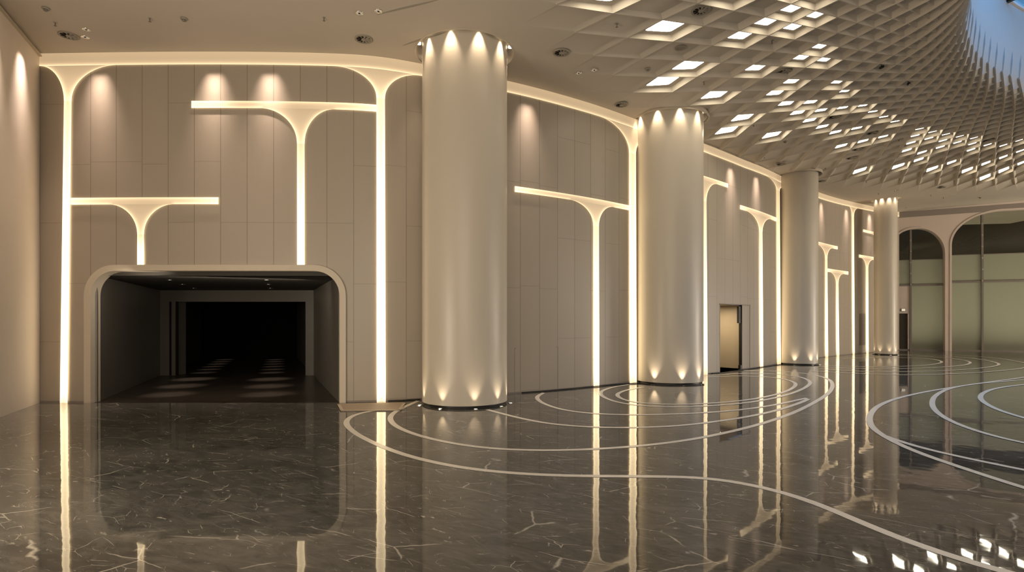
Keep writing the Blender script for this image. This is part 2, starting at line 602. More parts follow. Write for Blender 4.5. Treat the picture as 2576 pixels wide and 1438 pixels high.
def even(poly, n):
    c, _ = resample([Vector((a, b)) for a, b in poly], 1e9)
    A = np.array(poly); d = np.concatenate([[0], np.cumsum(np.linalg.norm(np.diff(A, axis=0), axis=1))])
    s = np.linspace(0, d[-1], n)
    return np.stack([np.interp(s, d, A[:, 0]), np.interp(s, d, A[:, 1])], 1)


n = 120
oo, ii = even(OUT, n), even(INN, n)
for k in range(n):
    vs += [w_p(oo[k][0], oo[k][1], 0.0), w_p(oo[k][0], oo[k][1], .045), w_p(ii[k][0], ii[k][1], .045), w_p(ii[k][0], ii[k][1], -.22)]
    if k:
        for j in range(3):
            fs.append((4 * k - 4 + j, 4 * k - 3 + j, 4 * k + 1 + j, 4 * k + j))
o = mesh('trim_1', vs, fs, M['cream'])
autosmooth(o)
tag(o, 'cream rounded surround framing the dark passage mouth', 'trim', kind='structure')

# passage: a skewed tunnel running back from the mouth
def cor_l(Y): return -8.70 + (Y - 11.9) * -.393
def cor_r(Y): return -3.70 + (Y - 11.9) * -.445
YA, YB, YC = 11.62, 17.3, 25.5
HC = 2.62


def quad(name, pts, mat, **kw):
    o = mesh(name, pts, [(0, 1, 2, 3)], mat); tag(o, kind='structure', **kw); return o


def slab(name, a, b, z0, z1, th, side, mat):
    a = Vector((a[0], a[1], 0)); b = Vector((b[0], b[1], 0))
    t = (b - a).normalized(); nn = Vector((-t.y, t.x, 0)) * th * side
    v = [a, b, b + nn, a + nn]
    m = MB(); m.add([Vector((p.x, p.y, z)) for z in (z0, z1) for p in v], [(3, 2, 1, 0), (4, 5, 6, 7), (0, 1, 5, 4), (1, 2, 6, 5), (2, 3, 7, 6), (3, 0, 4, 7)])
    o = m.build(name, mat); tag(o, kind='structure'); return o


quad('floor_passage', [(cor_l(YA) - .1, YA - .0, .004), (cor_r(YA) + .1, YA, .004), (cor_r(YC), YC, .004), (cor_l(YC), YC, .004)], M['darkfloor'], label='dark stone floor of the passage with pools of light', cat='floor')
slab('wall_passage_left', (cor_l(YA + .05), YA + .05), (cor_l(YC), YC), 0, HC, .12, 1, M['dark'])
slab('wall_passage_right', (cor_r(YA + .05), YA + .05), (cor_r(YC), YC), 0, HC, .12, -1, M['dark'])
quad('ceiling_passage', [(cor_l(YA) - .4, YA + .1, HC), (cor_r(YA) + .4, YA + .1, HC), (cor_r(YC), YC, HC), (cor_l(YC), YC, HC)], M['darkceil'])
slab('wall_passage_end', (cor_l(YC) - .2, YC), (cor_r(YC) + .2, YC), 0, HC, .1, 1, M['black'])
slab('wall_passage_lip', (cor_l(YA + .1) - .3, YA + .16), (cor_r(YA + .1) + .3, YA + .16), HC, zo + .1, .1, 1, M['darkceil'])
# inner portal: header and jambs
xl, xr = -10.35, -6.35
slab('wall_passage_jamb_left', (cor_l(YB), YB), (xl, YB), 0, HC, .55, 1, M['dark'])
slab('wall_passage_jamb_right', (xr, YB), (cor_r(YB), YB), 0, HC, .55, 1, M['dark'])
slab('wall_passage_header', (xl, YB), (xr, YB), 2.27, HC, .55, 1, M['dark'])
slab('trim_2', (xl + .02, YB - .03), (xl + .09, YB - .03), 0, 2.27, .03, 1, M['blackmetal'])
slab('trim_3', (xl - .17, YB - .03), (xl - .12, YB - .03), 0, 2.27, .03, 1, M['blackmetal'])

# the other room walls
corner = WA[0]
LW = [(corner[0], corner[1]), (corner[0] + 2.06 * .99, corner[1] - 4.66), (-7.6, -14.0)]
LW = [(-9.75, 11.60), (-8.97, 9.85), (-7.7, 7.0), (-7.4, 4.0), (-7.4, -14.0)]
LW[0] = (corner[0], corner[1])


def poly_wall(name, pts, z1, mat, label, z0=0.0):
    vs, fs = [], []
    for i, p in enumerate(pts):
        vs += [(p[0], p[1], z0), (p[0], p[1], z1(p[0]) if callable(z1) else z1)]
        if i: fs.append((2 * i - 2, 2 * i, 2 * i + 1, 2 * i - 1))
    o = mesh(name, vs, fs, mat)
    tag(o, label, 'wall', kind='structure')
    return o


top = lambda X: ceil_z(X) + .12
poly_wall('wall_left', LW, top, M['plaster'], 'plain cream plaster wall at left, washed by two narrow spotlights')
o = MB()
for a, b in zip(LW[:2], LW[1:3]):
    a = Vector((*a, 0)); b = Vector((*b, 0)); t = (b - a).normalized(); nn = Vector((-t.y, t.x, 0))
    if nn.x < 0: nn = -nn
    o.add([p + nn * k + Vector((0, 0, z)) for z in (H0 - .07, H0 - .045) for p in (a, b) for k in (.0, .05)],
          [(0, 1, 3, 2), (4, 6, 7, 5), (0, 2, 6, 4), (1, 5, 7, 3), (0, 4, 5, 1), (2, 3, 7, 6)])
tag(o.build('trim_4', M['cream']), 'thin cream lip along the top of the left wall', 'trim', kind='structure')

FW0 = Vector((WA[-1][0], WA[-1][1], 0))
FA = floor_pt(2258, 880.3); FB = floor_pt(2576, 885.3)
fdir = (FB - FA).normalized()
fn = Vector((fdir.y, -fdir.x, 0))                      # into the room
FL = 27.0
REAR = -14.0
fend = FA + fdir * FL
poly_wall('wall_rear', [(LW[-1][0], REAR), (48, REAR)], top, M['plaster'], 'plain cream wall behind the lobby')
poly_wall('wall_side', [(48, REAR), (48, 16), (fend.x, fend.y)], top, M['plaster'], 'plain cream wall at the far side of the lobby')


def f_t(x):                                            # station along the arched wall under image column x
    k = (x - CX) / F
    # FA + t*fdir : X = k Y
    return (k * FA.y - FA.x) / (fdir.x - k * fdir.y)


def f_p(t, z, off=0.0):
    p = FA + fdir * t + fn * off
    return Vector((p.x, p.y, z))


def f_z(x, y):
    return EYE + (HY - y) * (FA + fdir * f_t(x)).y / F


# ------------------------------------------------------------------ lattice ceiling
PB = [14.9134, 11.08958, 2.74784, 2.20096, 0.67497, 2.25166, 1.99299, 0.27901, 0.28672, -1.56406, -1.84474]
LR = [-1.11444, -0.97313, -0.91458, -0.85019, -0.73885, -0.5575, -0.31422, 0.01041, 0.48035]
DZ = [7.81567, 4.94438, 1.48475, 0.37849, 0.21188, 0.17919, 0.15994, 0.06958, 0.0]
KN = np.array([-28., -24, -20, -16, -12, -8, -4, 0, 4])
NA = 93


def nat_spline(y):
    h = np.diff(KN); n = len(KN)
    A = np.zeros((n, n)); r = np.zeros(n); A[0, 0] = A[-1, -1] = 1
    for i in range(1, n - 1):
        A[i, i - 1] = h[i - 1]; A[i, i] = 2 * (h[i - 1] + h[i]); A[i, i + 1] = h[i]
        r[i] = 6 * ((y[i + 1] - y[i]) / h[i] - (y[i] - y[i - 1]) / h[i - 1])
    m = np.linalg.solve(A, r)

    def f(x):
        x = min(max(x, KN[0]), KN[-1])
        i = min(max(int(np.searchsorted(KN, x)) - 1, 0), n - 2)
        a = (KN[i + 1] - x) / h[i]; b = (x - KN[i]) / h[i]
        return a * y[i] + b * y[i + 1] + ((a**3 - a) * m[i] + (b**3 - b) * m[i + 1]) * h[i]**2 / 6
    return f


f_lr, f_dz = nat_spline(LR), nat_spline(DZ)


def ring_pt(n2, m):
    """lattice point: ring m (0 = near the rim, more negative = towards the oculus), angle from the doubled index n2 = A + B"""
    cx, cy, la, lb, rot, th0, ex, d1, d2, d3, d4 = PB
    r = math.exp(f_lr(m))
    th = th0 - PI * n2 / NA
    c, s = math.cos(th), math.sin(th)
    q = (abs(c)**ex + abs(s)**ex) ** (-1 / ex)
    u = math.exp(la + d1 * (1 - r)) * r * c * q
    v = math.exp(lb + d2 * (1 - r)) * r * s * q
    X = cx + u * math.cos(rot) - v * math.sin(rot) + d3 * (1 - r)
    Y = cy + u * math.sin(rot) + v * math.cos(rot) + d4 * (1 - r)
    dz = max(0.0, f_dz(m)) * min(1.0, max(0.0, (3.0 - m) / 3.0))
    return Vector((X, Y, ceil_z(X) + dz))


M_OUT, M_IN = 3, -18


def node(A, B):
    return ring_pt(A + B, B - A)


def depth_of(m):
    if m >= 3: return 0.0
    d = .115
    if m > -3: d *= max(0.0, (3.4 - m) / 6.4) ** .7
    if m < -8: d *= max(0.0, (m - (M_IN - .5)) / (-8 - (M_IN - .5))) ** 1.2
    return d


LIT = [(-2, -1), (0, 0), (0, -2), (2, -1), (2, 0), (3, -1), (2, -2), (3, -2), (2, -3), (1, -3), (5, 0), (5, 1), (6, 1), (2, 2), (2, 3), (4, 2), (6, 3), (6, 4), (4, 4), (7, 5), (8, 5), (8, 6), (9, 6), (9, 7),
       (6, 6), (6, 7), (8, 8), (10, 8), (11, 9), (12, 9), (14, 11), (13, 11), (12, 11), (14, 15), (16, 16), (17, 16), (18, 18), (17, 15), (16, 11), (16, 12), (16, 13), (16, 14), (17, 12), (17, 13), (18, 13),
       (18, 14), (18, 15), (19, 14), (19, 15), (20, 15), (20, 16), (20, 17), (21, 17), (22, 18), (23, 18), (23, 20), (22, 20), (21, 20), (19, 18), (20, 20), (21, 22), (22, 22), (23, 22), (10, 6), (11, 6),
       (12, 7), (13, 8), (14, 9), (9, 4), (8, 3)]

LITK = set(((a + b + 1) % (2 * NA), b - a) for a, b in LIT)
cv, cf = [], []
vid = {}


def cvert(key, p):
    if key not in vid:
        vid[key] = len(cv); cv.append(tuple(p))
    return vid[key]


def nkey(n2, m): return ('n', n2 % (2 * NA), m)


cell_info = {}
back_pts = {}
# nodes exist where n2 and m share parity; a cell centred on (n2c, mc) has corners (n2c-1, mc), (n2c+1, mc), (n2c, mc-1), (n2c, mc+1) with n2c - mc odd
for mc in range(M_IN + 1, M_OUT):
    for n2c in range(2 * NA):
        if (n2c - mc) % 2 == 0: continue
        ks = [(n2c, mc - 1), (n2c + 1, mc), (n2c, mc + 1), (n2c - 1, mc)]
        P = [ring_pt(a, b) for a, b in ks]
        outer = [cvert(nkey(a, b), p) for (a, b), p in zip(ks, P)]
        ctr = sum(P, Vector()) / 4
        nrm = (P[2] - P[0]).cross(P[3] - P[1]).normalized()
        if nrm.dot(Vector((0, 0, 1))) < 0 or (abs(nrm.z) < .2 and nrm.dot(Vector((ctr.x - PB[0], ctr.y - PB[1], 0))) < 0): nrm = -nrm
        d = depth_of(mc)
        d1 = (P[0] - P[2]).length; d2 = (P[1] - P[3]).length
        lit = (n2c % (2 * NA), mc) in LITK
        d = min(d, .17 * min(d1, d2))
        if lit: d = max(d, min(.125, .24 * min(d1, d2)))
        cell_info[(n2c % (2 * NA), mc)] = (P, ctr, nrm, d)
        if d < .004:
            cf.append(tuple(outer)); continue
        size = min(d1, d2)
        k1 = 1 - min(.09, .030 / size)                 # rib
        rings = [outer]
        backs = []
        for k, dd in (((k1, 0.0), (k1 * .96, d * .55), (k1 * .90, d)) if lit else ((k1, 0.0), (k1 * .92, d * .55), (k1 * .78, d))):
            b0 = len(cv)
            # each corner keeps its own depth so that coffers fade out smoothly towards the rim
            for q, (a, bm) in zip(P, ks):
                dk = dd * (depth_of(bm) / max(depth_of(mc), 1e-4) if mc >= -2 else 1.0)
                cv.append(tuple(ctr + (q - ctr) * k + nrm * max(min(dk, dd * 1.25), dd * .35 if lit else 0.0)))
            rings.append([b0, b0 + 1, b0 + 2, b0 + 3])
        for a, b in zip(rings[:-1], rings[1:]):
            for k in range(4):
                cf.append((a[k], a[(k + 1) % 4], b[(k + 1) % 4], b[k]))
        cf.append(tuple(rings[-1]))
        if lit: back_pts[(n2c % (2 * NA), mc)] = [Vector(cv[i]) for i in rings[-1]]
# rim rows: triangles between ring M_OUT nodes and ring M_OUT-1 nodes
for m, side in ((M_OUT, 1), (M_IN, -1)):
    for n2 in range(2 * NA):
        if (n2 - m) % 2: continue
        a = nkey(n2, m); b = nkey(n2 + 2, m); c = nkey(n2 + 1, m - side)
        if a in vid and b in vid and c in vid:
            cf.append((vid[a], vid[b], vid[c]))
# throat above the innermost ring: smooth drum up to the skylight
Z_RIM = 9.75
inner = [(n2, vid[nkey(n2, M_IN)]) for n2 in range(2 * NA) if (n2 - M_IN) % 2 == 0]
prev = [i for _, i in inner]
RIM = []
cxy = np.mean([cv[i][:2] for _, i in inner], axis=0)
for k in range(1, 7):
    t = k / 6
    cur = []
    for n2, i0 in inner:
        p = Vector(cv[i0]); q = ring_pt(n2, M_IN - 2.2 * math.sin(t * PI / 2))
        z = p.z + (Z_RIM - p.z) * t
        cur.append(len(cv)); cv.append((q.x, q.y, z))
        if k == 6: RIM.append(Vector((q.x, q.y, z)))
    L = len(cur)
    for i in range(L):
        cf.append((prev[i], prev[(i + 1) % L], cur[(i + 1) % L], cur[i]))
    prev = cur
    drum = globals().setdefault('DRUM', [])
    drum.append([Vector(cv[i]) for i in cur])
# slender fins continuing the ribs up the funnel
for A in range(NA):
    path = []
    for k in range(0, 37):
        m = -8.0 - k * .28
        if m < M_IN: break
        n2 = 2 * A + m
        p = ring_pt(n2, m)
        du = ring_pt(n2 + .5, m) - ring_pt(n2 - .5, m)
        dm = ring_pt(n2, m + .2) - ring_pt(n2, m - .2)
        nr = du.cross(dm).normalized()
        if nr.z < 0: nr = -nr
        path.append((p, nr, du.normalized(),   .06 * min(1.0, (-8.0 - m) / 4.0) * min(1.0, .35 + (m - M_IN) / 5.0)))
    j = (2 * A + M_IN) % (2 * NA)
    idx = [n2 for n2, _ in inner].index(j)
    for lv, hh in ((0, .03), (1, .0)):
        q = DRUM[lv][idx]; q2 = DRUM[lv][(idx + 1) % len(inner)]
        du = (q2 - q).normalized()
        nr = du.cross(Vector((0, 0, 1))).normalized()
        if nr.dot(Vector((q.x - cxy[0], q.y - cxy[1], 0))) < 0: nr = -nr
        path.append((q, nr, du, hh))
    b0 = len(cv)
    for i, (p, nr, du, hh) in enumerate(path):
        w = .016
        cv += [tuple(p + du * w + nr * .01), tuple(p - nr * hh + du * .005), tuple(p - nr * hh - du * .005), tuple(p - du * w + nr * .01)]
        if i:
            a = b0 + 4 * (i - 1); c = b0 + 4 * i
            for k in range(3): cf.append((a + k, a + k + 1, c + k + 1, c + k))
o = mesh('ceiling_lattice', cv, cf, M['ceiling'])
lattice = o
tag(o, 'lattice ceiling of diamond coffers swirling up to a round skylight', 'ceiling', kind='structure')

# columns: (left, right, base front) as seen
COLS = []
for xa, xb, yf in ((1062, 1275.5, 1028.5), (1597, 1770, 968.5), (1955, 2059, 918), (2197.5, 2258, 892.5)):
    a0, a1 = math.atan((xa - CX) / F), math.atan((xb - CX) / F)
    al, de = (a0 + a1) / 2, (a1 - a0) / 2
    Yf = F * EYE / (yf - HY)
    D = Yf / (math.cos(al) - math.sin(de))
    COLS.append((D * math.sin(al), D * math.cos(al), D * math.sin(de)))

# cut the column recesses out of the lattice
bm = bmesh.new(); bm.from_mesh(lattice.data)
bmesh.ops.recalc_face_normals(bm, faces=bm.faces)
for (cx, cy, rr) in COLS:
    R_ = rr + .13
    near = [f for f in bm.faces if (f.calc_center_median().xy - Vector((cx, cy))).length < R_ + 1.6]
    if not any((v.co.xy - Vector((cx, cy))).length < R_ + .1 for f in near for v in f.verts): continue
    for k in range(40):
        a = 2 * PI * (k + .5) / 40
        d = Vector((math.cos(a), math.sin(a), 0))
        near = [f for f in bm.faces if (f.calc_center_median().xy - Vector((cx, cy))).length < R_ + 1.6]
        ge = set(); 
        for f in near: ge.update(f.verts); ge.update(f.edges)
        bmesh.ops.bisect_plane(bm, geom=list(near) + list(ge), plane_co=Vector((cx, cy, 0)) + d * R_, plane_no=d)
    bmesh.ops.delete(bm, geom=[f for f in bm.faces if (f.calc_center_median().xy - Vector((cx, cy))).length < R_ * 1.001], context='FACES')
bm.to_mesh(lattice.data); bm.free()
autosmooth(lattice, 24)

# flat part of the ceiling, with the lattice and the column rings cut out
def flat_ceiling():
    outl = [(-12.5, -15.5), (49, -15.5), (49, 36), (-12.5, 36)]
    loops = [outl]
    lat = [ring_pt(n2, M_OUT) for n2 in range(2 * NA) if (n2 - M_OUT) % 2 == 0]
    loops.append([(p.x, p.y) for p in lat])
    for (cx, cy, r) in COLS:
        loops.append([(cx + (r + .13) * math.cos(2 * PI * k / 64), cy + (r + .13) * math.sin(2 * PI * k / 64)) for k in range(64)])
    pts, edges, faces = [], [], []
    for lp in loops:
        b = len(pts); pts += [Vector(p) for p in lp]
        edges += [(b + i, b + (i + 1) % len(lp)) for i in range(len(lp))]
    for x in np.arange(-12, 49, 2.5):
        for y in np.arange(-15, 36, 2.5): pts.append(Vector((x, y)))
    for y in np.arange(-15, 36, .5): pts.append(Vector((8.0, y)))
    V, E, Fc, *_ = delaunay_2d_cdt(pts, edges, faces, 0, 1e-5)

    def inside(p, lp):
        c = False; j = len(lp) - 1
        for i in range(len(lp)):
            a, b = lp[i], lp[j]
            if (a[1] > p.y) != (b[1] > p.y) and p.x < (b[0] - a[0]) * (p.y - a[1]) / (b[1] - a[1]) + a[0]: c = not c
            j = i
        return c
    keep = []
    for f in Fc:
        c = sum((V[i] for i in f), Vector((0, 0))) / len(f)
        if not any(inside(c, lp) for lp in loops[1:]): keep.append(tuple(f))
    return mesh('ceiling', [(v.x, v.y, ceil_z(v.x)) for v in V], keep, M['ceiling'])


flat = flat_ceiling()
tag(flat, 'smooth taupe flat ceiling around the coffered field', 'ceiling', kind='structure')
for L_ in ([(1010, 116), (1050, 102), (1090, 90), (1125, 80)], [(945, 38), (1000, 24), (1060, 10), (1110, -2)]):  # thin strips coloured dark as the shade of two ceiling grooves
    c_, _ = resample(catmull([ceil_pt(x, y) for x, y in L_], 10), .05)
    vs, fs = [], []
    for i, q in enumerate(c_):
        t_ = Vector(c_[min(i + 1, len(c_) - 1)] - c_[max(i - 1, 0)]).normalized(); n_ = Vector((-t_.y, t_.x, 0))
        h = math.sin(PI * i / (len(c_) - 1)) ** .6
        p = Vector(q)
        vs += [p + n_ * .03 * h, p - Vector((0, 0, .008 * h)), p - n_ * .03 * h]
        if i:
            a = 3 * i - 3
            fs += [(a, a + 1, a + 4, a + 3), (a + 1, a + 2, a + 5, a + 4)]
    mesh('groove_shade', vs, fs, M['grille'], flat)

# lit coffers -------------------------------------------------------
groups = {}
for A, B in LIT:
    groups.setdefault((B - A), []).append((A, B))
ORD = ['first', 'second', 'third', 'fourth', 'fifth', 'sixth', 'seventh', 'eighth', 'ninth', 'tenth', 'eleventh', 'twelfth', 'thirteenth', 'fourteenth', 'fifteenth']
lit_objs = []
for A, B in LIT:
    n2c, mc = A + B + 1, B - A
    P, ctr, nrm, d = cell_info[(n2c % (2 * NA), mc)]
    d = max(d, .05)
    bp_ = back_pts[(n2c % (2 * NA), mc)]
    cb = sum(bp_, Vector()) / 4
    k = .64 if mc >= 0 else .55
    top = [cb + (p - cb) * k + nrm * .004 for p in bp_]
    q = [p - nrm * .016 for p in top]
    base = cb.copy()
    # rounded corners
    def rounded(c, f=.12):
        out = []
        for i in range(4):
            a, b, e = c[i - 1], c[i], c[(i + 1) % 4]
            for t in (1.0, .5, .0):
                p1 = b + (a - b) * f; p2 = b + (e - b) * f
                out.append(p1 * t * t + b * 2 * t * (1 - t) + p2 * (1 - t) * (1 - t))
        return out
    lo, hi = rounded(q), rounded(top)
    root = empty('coffer_light', base)
    n = len(lo)
    mesh('diffuser', [p - base for p in lo], [tuple(range(n))], M['panel'], root)
    o2 = [ctr + (p - ctr) * 1.05 for p in lo]
    fr = [p - base for p in lo] + [p - nrm * .0 - base for p in [base + (x - base) * 1.045 for x in lo]] + [p - base for p in [base + (x - base) * 1.045 for x in hi]]
    fsx = []
    for i in range(n):
        j = (i + 1) % n
        fsx += [(i, j, n + j, n + i), (n + i, n + j, 2 * n + j, 2 * n + i)]
    mesh('frame', fr, fsx, M['cream'], root)
    lit_objs.append(((A, B), root, ctr))
rows = {}
for key, root, c in lit_objs:
    rows.setdefault(key[0], []).append((key[1], root))
rk = sorted(rows)
for i, a in enumerate(rk):
    lst = sorted(rows[a])
    for j, (b, root) in enumerate(lst):
        where = 'alone in the' if len(lst) == 1 else '%s from top of the' % ORD[j]
        tag(root, 'glowing diamond panel, %s %s lit slanting coffer row from left' % (where, {0: 'first', 1: 'second', 2: 'third', 3: 'fourth', 4: 'fifth', 5: 'sixth', 6: 'seventh', 7: 'eighth', 8: 'ninth', 9: 'tenth', 10: 'eleventh', 11: 'twelfth', 12: 'thirteenth', 13: 'fourteenth', 14: 'fifteenth', 15: 'sixteenth', 16: 'seventeenth', 17: 'eighteenth', 18: 'nineteenth', 19: 'twentieth', 20: 'twenty first', 21: 'twenty second', 22: 'twenty third', 23: 'twenty fourth', 24: 'twenty fifth', 25: 'twenty sixth'}[i]),
            'ceiling light', 'glowing panels in the coffered ceiling')

# skylight ------------------------------------------------------------
cR = sum(RIM, Vector()) / len(RIM)
sk = empty('skylight', cR)
tag(sk, 'blue dusk skylight with dark steel bars above the ceiling funnel', 'skylight', kind='thing')
m = MB()
L = len(RIM)
m.add([p - cR + Vector((0, 0, .06)) for p in RIM], [tuple(range(L))])
m.build('pane', M['glass'], sk)
m = MB()
for i in range(L):
    pass
prof = []
vv, ff = [], []
for i, p in enumerate(RIM):
    o_ = (p - cR); o_.z = 0; u_ = o_.normalized()
    for dr, dz in ((-.05, 0), (.12, 0), (.12, .12), (-.05, .12)):
        vv.append(p - cR + u_ * dr + Vector((0, 0, dz)))
for i in range(L):
    j = (i + 1) % L
    for k in range(4):
        ff.append((4 * i + k, 4 * j + k, 4 * j + (k + 1) % 4, 4 * i + (k + 1) % 4))
mesh('rim', vv, ff, M['plaster'], sk)
bar_pt = None
best = None
for i, p in enumerate(RIM):
    px = CX + F * p.x / p.y if p.y > 1 else 9e9
    if best is None or abs(px - 2541) + (500 if p.y < cR.y else 0) < best:
        best = abs(px - 2541) + (500 if p.y < cR.y else 0); bi = i
for st_ in range(0, L, 12):
    i = (bi + st_) % L
    a = RIM[i] - cR
    mb = MB()
    b = Vector((0, 0, a.z))
    t = (b - a).normalized(); w = Vector((-t.y, t.x, 0)) * .05
    mb.add([p + o + Vector((0, 0, z)) for z in (-.06, .10) for p in (a, b) for o in (w, -w)], [(0, 1, 3, 2), (4, 6, 7, 5), (0, 2, 6, 4), (1, 5, 7, 3), (0, 4, 5, 1), (2, 3, 7, 6)])
    mb.build('glazing_bar', M['blackmetal'], sk)

# ------------------------------------------------------------------ columns
CLAB = ['round pearl column, nearest of the four, standing right of the dark passage',
        'round pearl column, second nearest of the four, glowing channel along its left side',
        'round pearl column, third nearest of the four, without lamps at its top',
        'round pearl column, slimmest and farthest of the four, in front of the arched window']
COLNM = ['nearest', 'second nearest', 'third nearest', 'farthest']
lamps = []


def spot(loc, target, power, angle, blend=.6, col=(1, .80, .58), r=.03):
    l = bpy.data.lights.new('spot', 'SPOT')
    l.energy = power; l.spot_size = math.radians(angle); l.spot_blend = blend; l.color = col; l.shadow_soft_size = r
    o = bpy.data.objects.new('spot', l)
    COL.objects.link(o)
    o.location = loc
    d = Vector(target) - Vector(loc)
    o.rotation_euler = d.to_track_quat('-Z', 'Y').to_euler()
    return o


for i, (cx, cy, r) in enumerate(COLS):
    zt = ceil_z(cx)
    rt = empty('round_column', (cx, cy, 0))
    tag(rt, CLAB[i], 'column', 'row of pearl lobby columns', 'thing')
    m = MB(); m.lathe([(r, .05), (r, zt + .26)], 72)
    o = m.build('shaft', M['column'], rt); autosmooth(o)
    m = MB(); m.lathe([(r - .03, 0), (r - .03, .06)], 72)
    autosmooth(m.build('base', M['blackmetal'], rt))
    m = MB(); m.lathe([(r + .13, -.012), (r + .155, -.012), (r + .155, .0), (r + .13, .28), (r - .01, .28)], 72, (0, 0, zt))
    m.f = [f for f in m.f if len(f) == 4]
    autosmooth(m.build('top_recess', M['cream'], rt))
    # lamps in the recess and uplights in the floor
    n_l = 10
    ph = math.atan2(-cy, -cx)
    for k in range(n_l):
        a = ph + 2 * PI * (k + .5) / n_l
        d = Vector((math.cos(a), math.sin(a), 0))
        if i != 2:
            m = MB(); m.lathe([(.045, .0), (.045, .03), (.0, .035)], 14, tuple(d * (r + .068) + Vector((0, 0, zt + .17))))
            m.build('recess_lamp', M['bulb'], rt)
            p = Vector((cx, cy, 0)) + d * (r + .075)
            if d.dot(Vector((-cx, -cy, 0)).normalized()) > -.35:
                spot(p + Vector((0, 0, zt + .13)), p - d * .20 + Vector((0, 0, zt - 2.0)), 90 if i < 3 else 50, 56, .8)
    ang = {0: [-.9, -.38, .16, .62, 1.0], 1: [-.30, .28, .75, -.9], 2: [-.1, .5, .9, -.7], 3: [-.35, .25, .75, -.9]}[i]
    for k, f in enumerate(ang):
        a = ph + f * 1.35
        d = Vector((math.cos(a), math.sin(a), 0))
        p = Vector((cx, cy, 0)) + d * (r + .085)
        u = empty('floor_uplight', p)
        mm = MB(); mm.lathe([(.03, .001), (.052, .001), (.052, .008), (.03, .010)], 16)
        mm.f = [q for q in mm.f if len(q) == 4]
        mm.build('bezel', M['chrome'], u)
        MB().disc(.036, .007, 16).build('lens', M['uplens'], u)
        order = sorted(ang)
        tag(u, 'small floor uplight, %s from left at the foot of the %s column' % (ORD[order.index(f)], COLNM[i]), 'floor light', 'uplights in the floor around the columns')
        spot(p + Vector((0, 0, .03)), p - d * .10 + Vector((0, 0, 2.0)), (22, 40, 28, 14)[i], 62, 1.0, r=.02)

# ------------------------------------------------------------------ glowing channels on the wall
ED = .055


def glow_mesh(name, grid, vals, parent, rev=False):
    """grid: rows of points; vals: rows of glow values"""
    vs, fs, g = [], [], []
    w = len(grid[0])
    for i, row in enumerate(grid):
        vs += row; g += vals[i]
        if i:
            for k in range(w - 1):
                a = (i - 1) * w + k
                fs.append((a, a + 1, a + w + 1, a + w))
    o = mesh(name, vs, fs, M['glow'], parent)
    at = o.data.attributes.new('glow', 'FLOAT', 'POINT')
    at.data.foreach_set('value', g)
    return o


FR = [0, .03, .08, .16, .28, .42, .5, .58, .72, .84, .92, .97, 1]
OFF = .022


def edge_glow(d, base, amp, w=ED):
    return base + amp * math.exp(-d / w)


def rim_strip(name, pts, parent):
    """raised edge of the channel: a thin return from the diffuser back to the wall, along a closed outline of (s, z)"""
    vs, fs = [], []
    for s, z in pts:
        vs += [w_p(s, z, OFF), w_p(s, z, -.01)]
    n = len(pts)
    for i in range(n):
        j = (i + 1) % n
        fs.append((2 * i, 2 * j, 2 * j + 1, 2 * i + 1))
    return mesh(name, vs, fs, M['cream'], parent)


def wall_light(label, tb, tt, z0, zf, zb, fl, fr_, bar=None, zt=None, hot=3.2, group='branching light channels on the panelled wall'):
    """tb, tt: trunk edges (s) at bottom and top; z0..zf trunk; zf..zb flares reaching out to stations fl and fr_; bar = (s, s) between zb and zt"""
    mid = (tb[0] + tb[1]) / 2
    X, Y = w_at(mid)
    root = empty('wall_light', (X, Y, z0))
    inv = Vector((X, Y, z0))
    tag(root, label, 'wall light', group, 'thing')
    P = lambda s, z: w_p(s, z, OFF) - inv
    # trunk
    rows, vals = [], []
    nz = max(6, int((zf - z0) / .25))
    for i in range(nz + 1):
        t = i / nz; z = z0 + (zf - z0) * t
        a = tb[0] + (tt[0] - tb[0]) * t; b = tb[1] + (tt[1] - tb[1]) * t
        lv = hot * (1.0 - .62 * max(0, (t - .25) / .75) ** 1.3)
        lv *= 1 - .55 * math.exp(-(z - z0) / .18) if z0 < .1 else 1
        rows.append([P(a + (b - a) * f, z) for f in FR])
        vals.append([lv * (.72 + .5 * math.exp(-min(f, 1 - f) * (b - a) / .05)) for f in FR])
    lv_top = hot * .38
    glow_mesh('trunk', rows, vals, root)
    # flare
    rows, vals = [], []
    n = 26
    for i in range(n + 1):
        th = PI / 2 * i / n
        z = zf + (zb - zf) * math.sin(th)
        a = fl + (tt[0] - fl) * math.cos(th); b = fr_ + (tt[1] - fr_) * math.cos(th)
        row, val = [], []
        sl = max(.12, abs(math.cos(th)))
        for f in FR:
            s = a + (b - a) * f
            d = min((s - a) * (math.sin(PI / 2 - th * .75)), (b - s) * (math.sin(PI / 2 - th * .75)))
            k = math.exp(-i / 7)
            row.append(P(s, z)); val.append(edge_glow(max(d, 0), .40 + k * (lv_top - .42), 1.1, .032))
        rows.append(row); vals.append(val)
    glow_mesh('flare', rows, vals, root)
    if bar:
        rows, vals = [], []
        FB_ = [0, .12, .3, .5, .7, .88, 1]
        H = zt - zb
        for s in s_range(bar[0], bar[1], .1):
            row, val = [], []
            e = min(s - bar[0], bar[1] - s)
            end = 1.1 * math.exp(-e / .5)
            for f in FB_:
                row.append(P(s, zb + H * f))
                dd = H * (1 - f)
                inside = fl < s < fr_
                if not inside: dd = min(dd, H * f)
                val.append(edge_glow(dd, .46 + end, .8, .028))
            rows.append(row); vals.append(val)
        glow_mesh('bar', rows, vals, root)
    return root


def zw(x, y): return w_z(x, y)


band_b = lambda s: ceil_z(w_at(s)[0]) - .262
S = w_s
FULL = 'full-height glowing wall channels joined to the top band'
